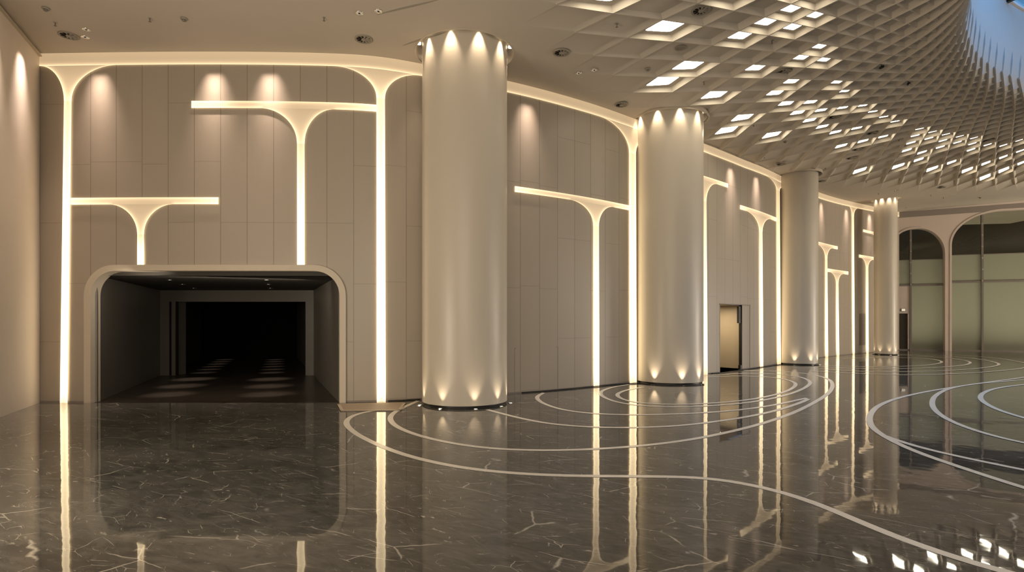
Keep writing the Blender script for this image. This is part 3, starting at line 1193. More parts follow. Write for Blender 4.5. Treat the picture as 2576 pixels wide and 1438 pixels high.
# full-height channels (their flares run into the top band)
zb_ = H0 - .262
wall_light('full height glowing channel left of the dark passage, flaring out below the ceiling', (S(153), S(172)), (S(163), S(182)), 0, zw(172, 255), zb_, S(103), S(300), hot=3.4)
wall_light('full height glowing channel between the dark passage and the nearest column', (S(948), S(970)), (S(947), S(968)), 0, zw(957, 248), zb_, S(838), S(1062), hot=3.6)
wall_light('full height glowing channel hugging the left side of the second column', (S(1583), S(1600)), (S(1581), S(1598)), 0, zw(1585, 385), ceil_z(0) - .262, S(1505), S(1660), hot=3.4)
sI = S(1956)
wall_light('full height glowing channel hugging the left side of the third column', (S(1954), S(1963)), (S(1951.5), S(1960)), 0, zw(1955, 478), band_b(sI), S(1918), S(1990), hot=2.6)
sL_ = S(2145)
wall_light('full height slim glowing channel between the third and farthest columns', (S(2144), S(2149)), (S(2141.5), S(2147)), 0, zw(2145, 545), band_b(sL_), S(2134), S(2157), hot=3.2)
# channels with a horizontal bar
wall_light('glowing T channel above the right part of the passage, its bar joining the tall channel', (S(748.5), S(767)), (S(748), S(767)), zo, zw(757, 362), zw(757, 274), S(655), S(842), (S(483), S(947)), zw(757, 256.5), hot=2.6)
wall_light('glowing T channel above the left part of the passage, its bar ending in midair', (S(347), S(364)), (S(347), S(364)), zo, zw(355, 590), zw(355, 514), S(275), S(440), (S(180), S(551)), zw(355, 497), hot=2.6)
wall_light('glowing T channel between the nearest and second columns', (S(1492), S(1506)), (S(1491), S(1505)), 0, 4.11, 4.67, S(1431), S(1541), (S(1294), S(1582)), 4.80, hot=3.4)
wall_light('glowing T channel at the right edge of the second column, beside the doorway', (S(1764), S(1778.5)), (S(1762), S(1775.5)), 0, 5.40, 6.06, S(1722), S(1803), (S(1690), S(1830)), 6.19, hot=2.6)
wall_light('glowing T channel between the doorway and the third column', (S(1911), S(1918.5)), (S(1908.5), S(1916.5)), 0, 4.87, 5.47, S(1874), S(1938), (S(1860.5), S(1952)), 5.61, hot=3.6)
wall_light('taller of two adjoining glowing T channels right of the third column', (S(2075), S(2082)), (S(2074.5), S(2080)), 0, 4.55, 5.09, S(2056), S(2094), (S(2046), S(2106)), 5.23, hot=3.0)
wall_light('shorter of two adjoining glowing T channels right of the third column', (S(2103.5), S(2110)), (S(2102), S(2108)), 0, 3.45, 3.95, S(2086), S(2121), (S(2081), S(2133)), 4.10, hot=3.4)
wall_light('glowing T channel beside the louvred grille, left of the farthest column', (S(2178), S(2184)), (S(2177), S(2183)), 0, 4.40, 4.89, S(2164), S(2197), (S(2160.5), S(2203)), 5.03, hot=3.2)
wall_light('short glowing bar high up left of the farthest column', (S(2203), S(2208)), (S(2203), S(2208)), 0, 5.7, 6.24, S(2192), S(2218), (S(2170.5), S(2220)), 6.36, hot=2.6)

# top band: glowing cove along the whole wall under the ceiling
rows, vals = [], []
for s in s_range(0, WLEN, .2):
    zt_ = ceil_z(w_at(s)[0]) - .002; zb2 = band_b(s)
    row, val = [], []
    for f in (0, .1, .25, .45, .65, .85, 1):
        row.append(w_p(s, zb2 + (zt_ - zb2) * f, OFF - .002))
        val.append(edge_glow((zt_ - zb2) * f, .38, 1.0, .03) + .10 * f)
    rows.append(row); vals.append(val)
o = glow_mesh('cove_light', rows, vals, None)
tag(o, 'long glowing beige band along the top of the feature wall', 'wall light', kind='thing')

# ------------------------------------------------------------------ doorway, grille
def wall_frame(s):                                     # matrix: x along wall, y out of the wall, z up
    X, Y = w_at(s); n_ = w_n(s); t_ = Vector((-n_.y, n_.x, 0))
    return Matrix(((t_.x, n_.x, 0, X), (t_.y, n_.y, 0, Y), (0, 0, 1, 0), (0, 0, 0, 1)))


sm = (d_s0 + d_s1) / 2
Md = wall_frame(sm)
dw = d_s1 - d_s0
hw = dw / 2
vest = MB()
dp = 1.5
vest.add([Md @ Vector(p) for p in [(-hw, 0, 0), (-hw, -dp, 0), (hw + .5, -dp, 0), (hw + .5, -.06, 0), (-hw, 0, DOOR_H), (-hw, -dp, DOOR_H), (hw + .5, -dp, DOOR_H), (hw + .5, -.06, DOOR_H)]],
         [(0, 1, 5, 4), (1, 2, 6, 5), (2, 3, 7, 6), (4, 5, 6, 7), (0, 3, 2, 1)])
tag(vest.build('wall_vestibule', M['doorpaint']), 'beige vestibule seen through the open doorway', 'wall', kind='structure')
door = empty('door_1', Md @ Vector((-hw, 0, 0)), math.atan2(Md[1][0], Md[0][0]) + PI)


def dbox(x0, x1, y0, y1, z0, z1):                      # the door's own frame: x runs back along the wall, y out of it
    return MB().box(-x1, -x0, y0, y1, z0, z1)



tag(door, 'flush double doorway with its left leaf open, right of the second column', 'door', kind='structure')
m = dbox(0.01, .05, -.80, -.01, .02, DOOR_H - .03)
m.build('open_leaf', M['doorpaint'], door)
m = dbox(dw - .03, dw, -.10, .006, 0, DOOR_H); m.build('jamb', M['blackmetal'], door)
m = dbox(dw - .19, dw - .06, -.09, -.02, DOOR_H - .62, DOOR_H - .05); m.build('closer', M['blackmetal'], door)
m = dbox(-.02, dw + .62, -.002, .012, DOOR_H, DOOR_H + .02); m.build('head_strip', M['soffit'], door)
m = dbox(dw + .58, dw + .6, -.002, .004, 0, DOOR_H); m.build('leaf_gap', M['soffit'], door)
m = dbox(dw - .16, dw - .05, -.06, .02, 0.01, .17); m.build('floor_stop', M['blackmetal'], door)
l = bpy.data.lights.new('vestibule_lamp', 'AREA'); l.energy = 45; l.size = .5; l.color = (1, .82, .55)
o = bpy.data.objects.new('vestibule_lamp', l); COL.objects.link(o); o.location = Md @ Vector((.25, -.85, DOOR_H - .05))

sg0, sg1 = S(2162), S(2176)
Mg = wall_frame((sg0 + sg1) / 2); gw = (sg1 - sg0) / 2
g = empty('air_grille', Mg @ Vector((0, .0, .42)), math.atan2(Mg[1][0], Mg[0][0]) + PI)
tag(g, 'tall louvred air grille on the wall left of the farthest column', 'grille')
m = MB(); m.box(-gw, gw, .001, .006, 0, 1.62); m.build('backing', M['soffit'], g)
m = MB()
for k in range(26): m.box(-gw, gw, .006, .03, .02 + k * .062, .02 + k * .062 + .032)
m.build('louvres', M['grille'], g)

# faint service hatch seams low on the wall
Mh0, Mh1 = S(1294), S(1404)
m = MB()
zt_h = zw(1350, 875)
for a, b, c, d in ((Mh0, Mh1, zt_h, zt_h + .012), (Mh0, Mh0 + .012, 0.02, zt_h), (Mh1 - .012, Mh1, .02, zt_h)):
    m.add([w_p(a, c, .002), w_p(b, c, .002), w_p(b, d, .002), w_p(a, d, .002)], [(0, 1, 2, 3)])
tag(m.build('trim_5', M['soffit']), 'thin seam of a flush service hatch low on the panelled wall', 'trim', kind='structure')

# flat strip, darkened as the shade of a gap at the wall foot
vs, fs = [], []
segs = [(0, s_o0), (s_o1, d_s0), (d_s1, WLEN)]
for a, b in segs:
    ss = s_range(a, b, .3)
    for i, s in enumerate(ss):
        k = len(vs)
        vs += [w_p(s, 0.0, .004), w_p(s, .035, .004)]
        if i: fs.append((k - 2, k, k + 1, k - 1))
tag(mesh('gap_shade_front', vs, fs, M['soffit']), 'dark strip painted as a shadow gap along the foot of the feature wall', 'shade_strip', kind='structure')

# ------------------------------------------------------------------ arched window wall
t_end = FL
AR1 = (f_t(2236), f_t(2377.0), f_z(2307, 574.5))
t2 = f_t(2394)
AR2 = (t2, t2 + 7.4, f_z(2576, 531) + .10)


def ell_top(t, a, spring):
    t0, t1, zt = a
    h = (t1 - t0) / 2
    w = min(h, spring[0])
    d = min(t - t0, t1 - t)
    if d >= w: return zt
    d = max(d, 0)
    return zt - spring[1] + spring[1] * math.sqrt(max(0, 1 - ((w - d) / w) ** 2))


SP1 = (1.25, 1.45); SP2 = (2.3, 1.75)


def low_f(t):
    if AR1[0] < t < AR1[1]: return ell_top(t, AR1, SP1)
    if AR2[0] < t < AR2[1]: return ell_top(t, AR2, SP2)
    t3 = AR2[1] + .5
    if t3 < t < t3 + 7.4: return ell_top(t, (t3, t3 + 7.4, AR2[2]), SP2)
    return 0.0


def ar_st(a, sp, nc=16):
    t0, t1, _ = a
    w = min((t1 - t0) / 2, sp[0])
    c = [w * (1 - math.cos(PI / 2 * k / nc)) for k in range(nc + 1)]
    return [t0 + x for x in c] + [t1 - x for x in c]


AR3 = (AR2[1] + .5, AR2[1] + 7.9, AR2[2])
st = sorted(set(round(x, 5) for x in [-1.5] + ar_st(AR1, SP1) + ar_st(AR2, SP2) + ar_st(AR3, SP2) + s_range(AR1[1], AR2[0]) + s_range(AR3[1], t_end, 1.0)))
vs, fs, uvs = strips(st, low_f, lambda t: ceil_z((FA + fdir * t).x) + .12, lambda t, z: f_p(t, z))
o = uv_mesh('wall_right', vs, fs, uvs, M['pinkwall'])
for p in o.data.polygons: p.use_smooth = False
tag(o, 'pinkish beige end wall with large arched window openings', 'wall', kind='structure')
# dark taupe band along the top of the arched wall
m = MB()
a, b = -1.0, t_end
za, zb3 = ceil_z(f_p(a, 0).x), ceil_z(f_p(b, 0).x)
m.add([f_p(a, za - .30, .02), f_p(b, zb3 - .30, .02), f_p(b, zb3 + .02, .02), f_p(a, za + .02, .02), f_p(a, za - .30, .0), f_p(b, zb3 - .30, .0)], [(0, 1, 2, 3), (4, 5, 1, 0)])
tag(m.build('trim_6', M['soffit']), 'taupe band along the top of the arched end wall', 'trim', kind='structure')


def window(name, a, sp, mull, ztr, zfr, label, door_bay=False):
    t0, t1, zt = a
    root = empty(name, f_p(t0, 0))
    tag(root, label, 'window', kind='structure')
    inv = f_p(t0, 0)
    P = lambda t, z, off=0.0: f_p(t, z, off) - inv
    dpt = -.28
    # reveal and raised arch frame
    pts = [(t0, 0.0)] + [(t, ell_top(t, a, sp)) for t in sorted(set(round(x, 5) for x in ar_st(a, sp)))] + [(t1, 0.0)]
    vs, fs = [], []
    tc, zc = (t0 + t1) / 2, zt * .5
    for i, (t, z) in enumerate(pts):
        d = Vector((t - tc, z - zc)); 
        du = Vector((-1 if t < tc else 1, 0)) if z < zt - sp[1] else Vector(((t - tc) / max((t1 - t0) / 2, .1), .6)).normalized()
        w = .10
        vs += [P(t + du.x * w, z + du.y * w, .0), P(t + du.x * w, z + du.y * w, .03), P(t, z, .03), P(t, z, dpt - .12)]
        if i:
            for k in range(3): fs.append((4 * i - 4 + k, 4 * i - 3 + k, 4 * i + 1 + k, 4 * i + k))
    o = mesh('frame', vs, fs, M['pinkwall'], root); autosmooth(o)
    # panes between mullions
    edges = [t0] + mull + [t1]

    def pane(nm, ta, tb, z0, z1f, mat):
        ts = sorted(set([ta, tb] + [t for t, _ in pts if ta < t < tb] + s_range(ta, tb, .25)))
        vs, fs = [], []
        for i, t in enumerate(ts):
            hi = min(z1f, ell_top(min(max(t, t0 + 1e-4), t1 - 1e-4), a, sp))
            lo = min(z0, hi)
            vs += [P(t, lo, dpt), P(t, hi, dpt)]
            if i: fs.append((2 * i - 2, 2 * i, 2 * i + 1, 2 * i - 1))
        return mesh(nm, vs, fs, mat, root)
    for i, (ta, tb) in enumerate(zip(edges[:-1], edges[1:])):
        if not (door_bay and i == 0):
            pane('frosted_pane', ta, tb, 0.03, ztr, M['frosted'])
        pane('frosted_pane', ta, tb, ztr, zfr, M['frosted'])
        pane('clear_pane', ta, tb, zfr, 99, M['glass'])
    fw = .045
    for t in mull:
        hi = ell_top(t, a, sp)
        m = MB(); m.add([P(t + x, z, dpt + y) for x in (-fw, fw) for y in (-.05, .09) for z in (0, hi)], [(0, 1, 3, 2), (4, 6, 7, 5), (0, 4, 5, 1), (2, 3, 7, 6), (0, 2, 6, 4), (1, 5, 7, 3)])
        mo = m.build('mullion', M['mullion'], root)
        # point fixings up the mullion
        mm = MB()
        for z in np.arange(ztr + .05, hi - .2, .62):
            c = P(t - .02, z, dpt + .10)
            mm.lathe([(.03, -.05), (.045, 0), (.03, .05)], 8, tuple(c))
        mm.build('fixing', M['steel'], mo)
    for z, h in ((ztr, .05), (zfr, .018)):
        m = MB(); m.add([P(t, z + x, dpt + y) for t in (t0, t1) for y in (-.04, .07 if h > .03 else .02) for x in (-h, h)], [(0, 1, 3, 2), (4, 6, 7, 5), (0, 4, 5, 1), (2, 3, 7, 6), (0, 2, 6, 4), (1, 5, 7, 3)])
        m.build('transom', M['mullion'], root)
    m = MB(); m.add([P(t, x, dpt + y) for t in (t0, t1) for y in (-.04, .06) for x in (0, .06)], [(0, 1, 3, 2), (4, 6, 7, 5), (0, 4, 5, 1), (2, 3, 7, 6), (0, 2, 6, 4), (1, 5, 7, 3)])
    m.build('sill', M['mullion'], root)
    return root


tm1 = f_t(2294)
window('window_1', AR1, SP1, [tm1], f_z(2340, 715.5), f_z(2340, 651), 'narrower arched window of frosted green glass right of the farthest column', True)
tm2 = f_t(2475.5)
window('window_2', AR2, SP2, [tm2, tm2 + 2.45, tm2 + 4.5], f_z(2474, 707), f_z(2474, 638), 'wide arched window of frosted green glass at the far right')
window('window_3', AR3, SP2, [AR3[0] + 2.4, AR3[0] + 5.0], f_z(2474, 707), f_z(2474, 638), 'arched window beyond the wide arched window')
# beige infill with exit door in the left bay of the first arch
dl0, dl1 = f_t(2253), f_t(2288.5)
ztr1 = f_z(2340, 715.5)
zdoor = f_z(2272, 788)
m = MB()
for ta, tb, z0, z1 in ((AR1[0], dl0, 0, ztr1), (dl1, tm1, 0, ztr1), (dl0, dl1, zdoor, ztr1)):
    m.add([f_p(t, z, o_) for t in (ta, tb) for o_ in (-.32, -.24) for z in (z0, z1)], [(0, 1, 3, 2), (4, 6, 7, 5), (0, 4, 5, 1), (2, 3, 7, 6), (0, 2, 6, 4), (1, 5, 7, 3)])
tag(m.build('wall_infill', M['pinkwall']), 'beige infill wall around the exit door beside the farthest column', 'wall', kind='structure')
M['brown'] = principled('dark_brown_door', (.035, .026, .014, 1), .35, .5)
dr = empty('door_2', f_p(dl0, 0, -.30))
tag(dr, 'dark brown exit door beside the farthest column', 'door', kind='structure')
inv = f_p(dl0, 0, -.30)
m = MB(); m.add([f_p(t, z, o_) - inv for t in (dl0, dl1) for o_ in (-.34, -.30) for z in (.01, zdoor)], [(0, 1, 3, 2), (4, 6, 7, 5), (0, 4, 5, 1), (2, 3, 7, 6), (0, 2, 6, 4), (1, 5, 7, 3)])
m.build('leaf', M['brown'], dr)
m = MB()
m.add([f_p(t, z, o_) - inv for t in (dl1 - .03, dl1 + .04) for o_ in (-.30, -.22) for z in (.0, zdoor + .05)], [(0, 1, 3, 2), (4, 6, 7, 5), (0, 4, 5, 1), (2, 3, 7, 6), (0, 2, 6, 4), (1, 5, 7, 3)])
m.add([f_p(t, z, o_) - inv for t in (dl0, dl1) for o_ in (-.30, -.22) for z in (zdoor, zdoor + .05)], [(0, 1, 3, 2), (4, 6, 7, 5), (0, 4, 5, 1), (2, 3, 7, 6), (0, 2, 6, 4), (1, 5, 7, 3)])
m.build('door_frame', M['pinkwall'], dr)
ea, eb = f_t(2270), f_t(2281)
ze0, ze1 = f_z(2275, 782.5), f_z(2275, 775.5)
sg = empty('exit_sign', f_p((ea + eb) / 2, ze0, -.24)); inv = f_p((ea + eb) / 2, ze0, -.24)
tag(sg, 'small pale lit sign box above the dark exit door', 'sign')
m = MB(); m.add([f_p(t, z, o_) - inv for t in (ea, eb) for o_ in (-.24, -.20) for z in (ze0, ze1)], [(0, 1, 3, 2), (4, 6, 7, 5), (0, 4, 5, 1), (2, 3, 7, 6), (0, 2, 6, 4), (1, 5, 7, 3)])
m.build('housing', M['steel'], sg)
e = .02
m = MB(); m.add([f_p(t, z, -.197) - inv for t, z in ((ea + e, ze0 + e), (eb - e, ze0 + e), (eb - e, ze1 - e), (ea + e, ze1 - e))], [(0, 1, 2, 3)])
m.build('lit_face', M['sign'], sg)

# dim room beyond the glass
bx = MB()
A0_, A1_ = f_p(-3, 0, -.6), f_p(t_end, 0, -.6)
B0_, B1_ = f_p(-3, 0, -7.0), f_p(t_end, 0, -7.0)
bx.add([(p.x, p.y, z) for z in (0.0, 10.5) for p in (A0_, A1_, B1_, B0_)], [(1, 2, 6, 5), (2, 3, 7, 6), (3, 0, 4, 7), (4, 5, 6, 7), (0, 3, 2, 1)])
M['beyond'] = principled('dim_outer_room', (.085, .072, .058, 1), .8, .2, noise=.15, nscale=.6)
tag(bx.build('wall_beyond', M['beyond']), 'dim room seen through the clear upper window glass', 'wall', kind='structure')

# ------------------------------------------------------------------ ceiling fittings
def surf_z(p):
    """ceiling surface above a plan point: coffer back inside the lattice, flat elsewhere"""
    best = None
    for (n2, mc), (P, c, nrm, d) in cell_info.items():
        q = (c.x - p.x) ** 2 + (c.y - p.y) ** 2
        if best is None or q < best[0]: best = (q, c, d, mc)
    if best[0] < 1.2 and best[3] < 2: return best[1].z + best[2] - .004
    return ceil_z(p.x)


def on_ceiling(x, y):
    p = ceil_pt(x, y)
    for _ in range(6):
        z = surf_z(p)
        Y = F * (z - EYE) / (HY - y); p = Vector(((x - CX) / F * Y, Y, z))
    return p


def make_diffuser():
    r = empty('ceiling_air_vent')
    m = MB(); m.disc(.135, -.004, 36); m.build('backing', M['blackmetal'], r)
    m = MB(); m.lathe([(.175, -.001), (.175, -.012), (.145, -.020), (.135, -.006)], 40)
    m.f = [f for f in m.f if len(f) == 4]
    m.build('ring', M['grille'], r, True)
    m = MB(); m.lathe([(.0, -.024), (.045, -.022), (.05, -.006)], 24); m.build('hub', M['grille'], r, True)
    m = MB()
    for k in range(10):
        a = 2 * PI * k / 10
        c, s_ = math.cos(a), math.sin(a)
        R_ = Matrix(((c, -s_, 0, 0), (s_, c, 0, 0), (0, 0, 1, 0), (0, 0, 0, 1)))
        m.add([R_ @ Vector(p) for p in [(.045, -.008, -.008), (.137, -.024, -.008), (.137, .020, -.020), (.045, .008, -.018)]], [(0, 1, 2, 3)])
    m.build('vanes', M['grille'], r)
    return r


def make_downlight():
    r = empty('recessed_downlight')
    m = MB(); m.lathe([(.075, -.001), (.075, -.008), (.052, -.010), (.040, .0)], 28)
    m.f = [f for f in m.f if len(f) == 4]
    m.build('bezel', M['chrome'], r, True)
    MB().disc(.046, -.003, 24).build('lens', M['dimlens'], r)
    m = MB(); m.lathe([(.0, -.012), (.020, -.010), (.022, -.002)], 16); m.build('lamp', M['blackmetal'], r, True)
    return r


def make_sprinkler():
    r = empty('ceiling_sprinkler')
    m = MB(); m.lathe([(.042, -.001), (.042, -.006), (.02, -.012), (.013, -.012)], 20); m.build('rose', M['steel'], r, True)
    m = MB(); m.lathe([(.012, -.010), (.012, -.07), (.006, -.075)], 12); m.build('stem', M['mullion'], r, True)
    m = MB(); m.lathe([(.0, -.074), (.032, -.078), (.032, -.083), (.0, -.084)], 16); m.build('deflector', M['mullion'], r, True)
    return r


def make_detector():
    r = empty('smoke_detector')
    m = MB(); m.lathe([(.060, -.001), (.062, -.018), (.055, -.026), (.04, -.030)], 28); m.build('base', M['grille'], r, True)
    m = MB(); m.lathe([(.040, -.026), (.036, -.050), (.018, -.060), (.0, -.062)], 24); m.build('sensor', M['mullion'], r, True)
    return r


def make_speaker():
    r = empty('ceiling_speaker')
    m = MB(); m.lathe([(.115, -.001), (.115, -.012), (.10, -.014)], 36); m.build('rim', M['grille'], r, True)
    m = MB(); m.lathe([(.100, -.012), (.06, -.018), (.0, -.020)], 32); m.build('mesh_cover', M['soffit'], r, True)
    return r


def make_flood():
    r = empty('black_spotlight')
    m = MB(); m.tube([(0, 0, 0), (0, 0, -.10)], .012, 8); m.build('stem', M['blackmetal'], r)
    Mx = Matrix.Translation((0, 0, -.14)) @ Matrix.Rotation(math.radians(62), 4, 'Y')
    m = MB(); m.lathe([(.03, -.10), (.055, -.06), (.06, .08), (.068, .10)], 20, (0, 0, 0), Mx); m.build('housing', M['blackmetal'], r, True)
    m = MB(); m.lathe([(.0, .095), (.06, .095)], 20, (0, 0, 0), Mx); m.build('lens', M['dimlens'], r)
    return r


def scatter(maker, items, cat, group, k=1.0):
    proto = None
    for i, (x, y, lab) in enumerate(items):
        o = maker() if proto is None else copy_tree(proto)
        if proto is None: proto = o
        o.location = on_ceiling(x, y)
        o.rotation_euler = (0, 0, i * .7)
        o.scale = (k, k, k)
        tag(o, lab, cat, group)


scatter(make_diffuser, [
    (173, 89, 'round swirl air diffuser nearest the left wall, beside two stacked downlights'),
    (915, 98, 'round swirl air diffuser left of the nearest column, below a pair of downlights'),
    (1412, 132, 'round swirl air diffuser just right of the nearest column top'),
    (1763, 26, 'round swirl air diffuser in the coffers near the top edge of the picture'),
    (1563, 263, 'round swirl air diffuser on flat ceiling left of the second column'),
    (1972, 180, 'round swirl air diffuser in the coffers below a cluster of three lit panels'),
    (2098, 293, 'round swirl air diffuser among the dense lit coffers, upper of a slanting line'),
    (2195, 334, 'round swirl air diffuser right of the dense lit coffers'),
    (2157, 375, 'round swirl air diffuser, upper of two close together above the third column'),
    (2141, 397, 'round swirl air diffuser, lower of two close together above the third column'),
    (1965, 412, 'round swirl air diffuser at the ceiling edge just above the third column'),
    (2067, 455, 'round swirl air diffuser right of the third column top'),
    (2369, 471, 'round swirl air diffuser in the shallow coffers above the arched windows'),
    (2487, 352, 'round swirl air diffuser high among the ribs at far right')], 'air diffuser', 'round swirl air diffusers in the ceiling')
scatter(make_downlight, [
    (217, 74, 'small chrome downlight near the left wall, upper of two'),
    (214, 93, 'small chrome downlight near the left wall, lower of two'),
    (904, 33, 'small chrome downlight left of the nearest column, left one of a pair'),
    (952, 28, 'small chrome downlight left of the nearest column, right one of a pair'),
    (1456, 184, 'small chrome downlight right of the nearest column, left one of a pair'),
    (1495, 176, 'small chrome downlight right of the nearest column, right one of a pair'),
    (2134, 530, 'small chrome downlight between the third and farthest columns'),
    (2250, 480, 'small chrome downlight above the farthest column, left one of a pair'),
    (2256, 478, 'small chrome downlight above the farthest column, right one of a pair'),
    (2279, 522, 'small chrome downlight right of the farthest column top')], 'downlight', 'small chrome downlights')
scatter(make_detector, [
    (115, 20, 'domed smoke detector nearest the top left corner'),
    (463, 46, 'domed smoke detector above the middle of the dark passage'),
    (1630, 172, 'domed smoke detector beside the lattice, right of the nearest column'),
    (1975, 355, 'small domed smoke detector in the shallow coffers above the third column'),
    (2466, 496, 'small domed smoke detector above the wide arched window')], 'smoke detector', 'domed smoke detectors')
scatter(make_sprinkler, [
    (139, 57, 'sprinkler head near the left wall above the air diffuser'),
    (377, 46, 'sprinkler head left of the domed detector above the passage'),
    (815, 44, 'sprinkler head left of the pair of downlights by the nearest column'),
    (1552, 60, 'sprinkler head between the first two big lit coffers'),
    (1942, 102, 'sprinkler head in the coffers right of three clustered lit panels'),
    (1771, 206, 'sprinkler head on the coffers above the second column'),
    (1896, 313, 'sprinkler head right of the second column among lit coffers'),
    (1923, 393, 'sprinkler head on flat ceiling left of the third column top'),
    (2076, 422, 'sprinkler head just right of the third column top'),
    (2179, 456, 'sprinkler head between the third and farthest columns'),
    (2210, 486, 'sprinkler head just left of the farthest column top'),
    (2342, 490, 'sprinkler head above the narrower arched window'),
    (2373, 496, 'sprinkler head above the pillar between the arched windows'),
    (2261, 350, 'sprinkler head in a dark coffer left of the lit cluster at far right')], 'sprinkler', 'sprinkler heads', .75)
scatter(make_speaker, [
    (1712, 120, 'flat round ceiling speaker below the large lit coffer'),
    (2394, 437, 'flat round ceiling speaker among the lower coffers at far right')], 'speaker', 'flat round ceiling speakers')
scatter(make_flood, [
    (2217, 162, 'small black spotlight on the dark coffers, left one of two'),
    (2285, 204, 'small black spotlight on the dark coffers, right one of two')], 'spotlight', 'black spotlights on the lattice', .5)
# passage ceiling fittings
rowL = [(Y, -7.85 + (Y - 12.9) * -.40) for Y in (12.9, 14.5, 16.2, 18.2, 19.4, 20.6, 21.8, 23.0, 24.2)]
rowR = [(Y, -5.62 + (Y - 12.9) * -.405) for Y in (12.9, 14.5, 16.2, 18.2, 19.4, 20.6, 21.8, 23.0, 24.2)]
pdl = None
for nm, row in (('left', rowL), ('right', rowR)):
    for k, (Y, X) in enumerate(row):
        z = HC
        spot((X, Y, z - .03), (X, Y, 0), 190.0 if k < 3 else 110.0, 30 if k < 3 else 20, 1.0, (1, .84, .70), .03)
        if k < 3:
            o = make_downlight() if pdl is None else copy_tree(pdl)
            pdl = pdl or o
            o.location = (X, Y, z)
            tag(o, 'tiny downlight in the dark passage ceiling, %s from the mouth in the %s row' % (ORD[k], nm), 'downlight', 'downlights in the dark passage')

# ------------------------------------------------------------------ loose things on the floor
l = bpy.data.lights.new('passage_fill', 'AREA'); l.energy = 22; l.color = (1, .86, .70); l.shape = 'RECTANGLE'; l.size = 3.5; l.size_y = .12  # fill added above the mouth to lift the dark passage walls
o = bpy.data.objects.new('passage_fill', l); COL.objects.link(o); o.location = (-6.3, 11.95, 2.52); o.rotation_euler = Vector((-.4, 1, -.55)).to_track_quat('-Z', 'Y').to_euler()
p = [floor_pt(850, 1017.5), floor_pt(1020, 1013.5), floor_pt(1007, 1033), floor_pt(858, 1034)]
p[1] = p[1] + Vector((0, -.0, 0))
c0 = sum(p, Vector()) / 4
b = empty('protective_board', c0)
tag(b, 'thin beige protective board lying on the floor below the tall channel beside the passage', 'board')
m = MB(); m.add([q - c0 + Vector((0, 0, z)) for z in (.004, .016) for q in p], [(3, 2, 1, 0), (4, 5, 6, 7), (0, 1, 5, 4), (1, 2, 6, 5), (2, 3, 7, 6), (3, 0, 4, 7)])
m.build('sheet', M['board'], b)
m = MB()
for i in range(4):
    a_, b_ = p[i] - c0, p[(i + 1) % 4] - c0
    t = (b_ - a_).normalized(); w = Vector((-t.y, t.x, 0)) * .045
    m.add([q + o_ + Vector((0, 0, .0175)) for q, o_ in ((a_, w * .3), (b_, w * .3), (b_, -w), (a_, -w))], [(0, 1, 2, 3)])
M['tape'] = principled('pale_tape', (.62, .52, .40, 1), .5, .3)
m.build('tape_border', M['tape'], b)


def cable(pts, r, label, mat='rubber'):
    c, _ = resample(catmull(pts, 12), .08)
    for q in c: q[2] = r + .004
    for i in range(len(c)): c[i][0] += .012 * math.sin(i * .7); c[i][1] += .012 * math.sin(i * .53 + 1)
    m = MB(); m.tube([Vector(q) for q in c], r, 8)
    o = m.build('power_cable', M[mat], None, True)
    tag(o, label, 'cable', 'loose black cables along the wall')


def off_wall(x, d):
    q = w_p(w_s(x), 0, d); return q


cable([off_wall(975, .07), off_wall(1005, .10), off_wall(1030, .06), off_wall(1055, .09)], .011, 'short black cable on the floor against the wall left of the nearest column')
c1 = COLS[1]


def around(ci, a0, a1, off, n=9):
    cx, cy, r = COLS[ci]; ph = math.atan2(-cy, -cx)
    return [Vector((cx + (r + off) * math.cos(ph + a0 + (a1 - a0) * k / n), cy + (r + off) * math.sin(ph + a0 + (a1 - a0) * k / n), 0)) for k in range(n + 1)]


cable([off_wall(1310, .05), off_wall(1400, .06), off_wall(1500, .05), off_wall(1555, .08)] + around(1, -.72, 1.0, .16), .012, 'black cable running along the wall and round the foot of the second column')
cable([off_wall(1785, .06), off_wall(1805, .10)] + [off_wall(1880, .08), off_wall(1930, .06)] + around(2, -.55, 1.0, .14), .013, 'black cable from the doorway round the foot of the third column')
cable(around(3, -1.0, 1.2, .13), .011, 'thin black cable round the foot of the farthest column')
cable(around(0, -.8, 1.05, .05), .010, 'thin black cable hugging the foot of the nearest column')

# ------------------------------------------------------------------ lights
# short linear washers grazing the walls from just under the ceiling
def washer(p, along, out, power, wid=.30):
    l = bpy.data.lights.new('washer', 'AREA')
    l.shape = 'RECTANGLE'; l.size = wid; l.size_y = .03; l.energy = power; l.color = (1, .78, .66)
    l.spread = math.radians(43)
    o = bpy.data.objects.new('washer', l); COL.objects.link(o)
    z = (Vector((0, 0, 1)) + out * .10).normalized()
    x = (along - z * along.dot(z)).normalized(); y = z.cross(x)
    o.matrix_world = Matrix(((x.x, y.x, z.x, p.x), (x.y, y.y, z.y, p.y), (x.z, y.z, z.z, p.z), (0, 0, 0, 1)))


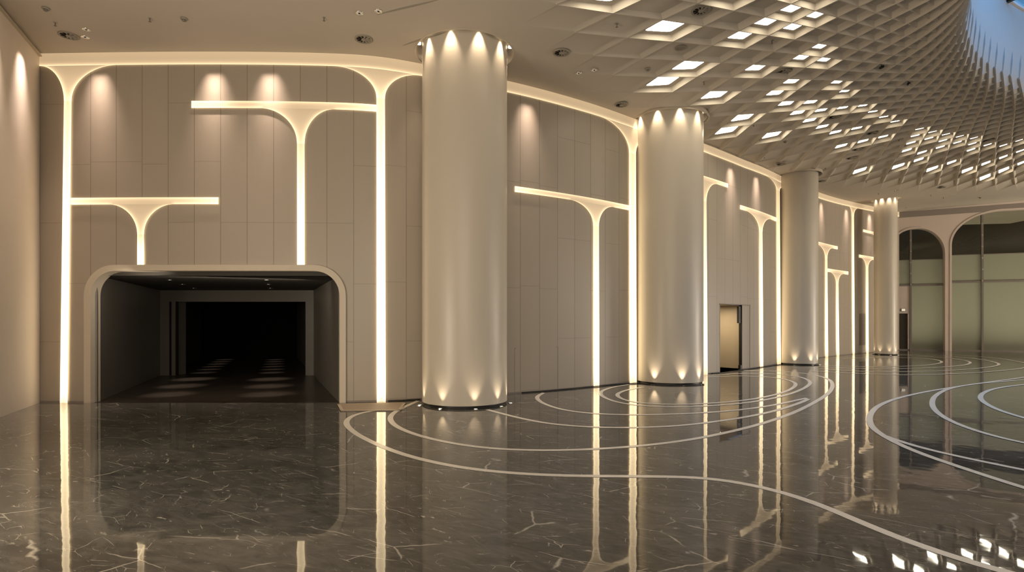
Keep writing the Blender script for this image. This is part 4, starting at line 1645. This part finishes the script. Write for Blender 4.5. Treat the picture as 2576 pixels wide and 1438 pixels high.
for x, pw in ((252, 7), (540, 8), (680, 7.5), (1325, 6), (1838, 7), (1902, 7), (2066, 7), (2129, 7), (2187, 8)):
    s = S(x); zt_ = ceil_z(w_at(s)[0]); n_ = w_n(s)
    washer(w_p(s, zt_ - .02, .21), Vector((-n_.y, n_.x, 0)), n_, pw * .95)
for t in (1.0, 2.25):
    tt = (Vector((*LW[1], 0)) - Vector((*LW[0], 0))).normalized(); nn = Vector((-tt.y, tt.x, 0))
    a = Vector((LW[0][0], LW[0][1], 0)) + tt * t
    if nn.x < 0: nn = -nn
    washer(a + nn * .21 + Vector((0, 0, H0 - .02)), tt, nn, 7, .25)


def area(loc, target, size, power, col, sy=None):
    l = bpy.data.lights.new('area', 'AREA'); l.energy = power; l.size = size; l.color = col
    if sy: l.shape = 'RECTANGLE'; l.size_y = sy
    o = bpy.data.objects.new('area', l); COL.objects.link(o)
    o.location = loc
    o.rotation_euler = (Vector(target) - Vector(loc)).to_track_quat('-Z', 'Y').to_euler()
    return o


WARM = (1, .865, .695)
area((0, -9, 4.2), (1, 14, 4.0), 9, 610, WARM, 5)        # added fill lamp behind the viewer
area((38, 6, 4.2), (18, 26, 3.8), 8, 950, WARM, 5)       # added fill lamp out of view at right, brightens the far end
area((-6.4, 3.5, 1.0), (9, 12, 8.5), 3, 350, WARM, 3)    # unseen lamp added at left to model the coffers and columns
area((1, -3, .5), (0, 6, 7.2), 7, 190, WARM, 4)  # added uplight behind the camera, lifts the left ceiling
area((11, -3, .5), (9, 6, 7.2), 9, 150, WARM, 5)  # another added uplight, for the coffered field
area((38.5, 17, .3), (33, 20, 8), 8, 6000, WARM, 6)  # strong unseen lamp added to brighten the far-right ceiling and end wall
# room beyond the frosted glass
for k in range(4):
    p0 = f_p(1.5 + 4.5 * k, .3, -3.6)
    area(p0, p0 + Vector((0, 0, 5)), 4, 115, (1, .86, .64), 4)
# dusk sky through the skylight
area((cR.x, cR.y, Z_RIM + 1.2), (cR.x, cR.y, 0), 6.5, 1000, (.04, .32, 1.0), 5.0)

w = bpy.data.worlds.new('dusk_sky')
scene.world = w
w.use_nodes = True
bg = w.node_tree.nodes['Background']
bg.inputs['Color'].default_value = (.10, .34, .80, 1)
bg.inputs['Strength'].default_value = 1.0
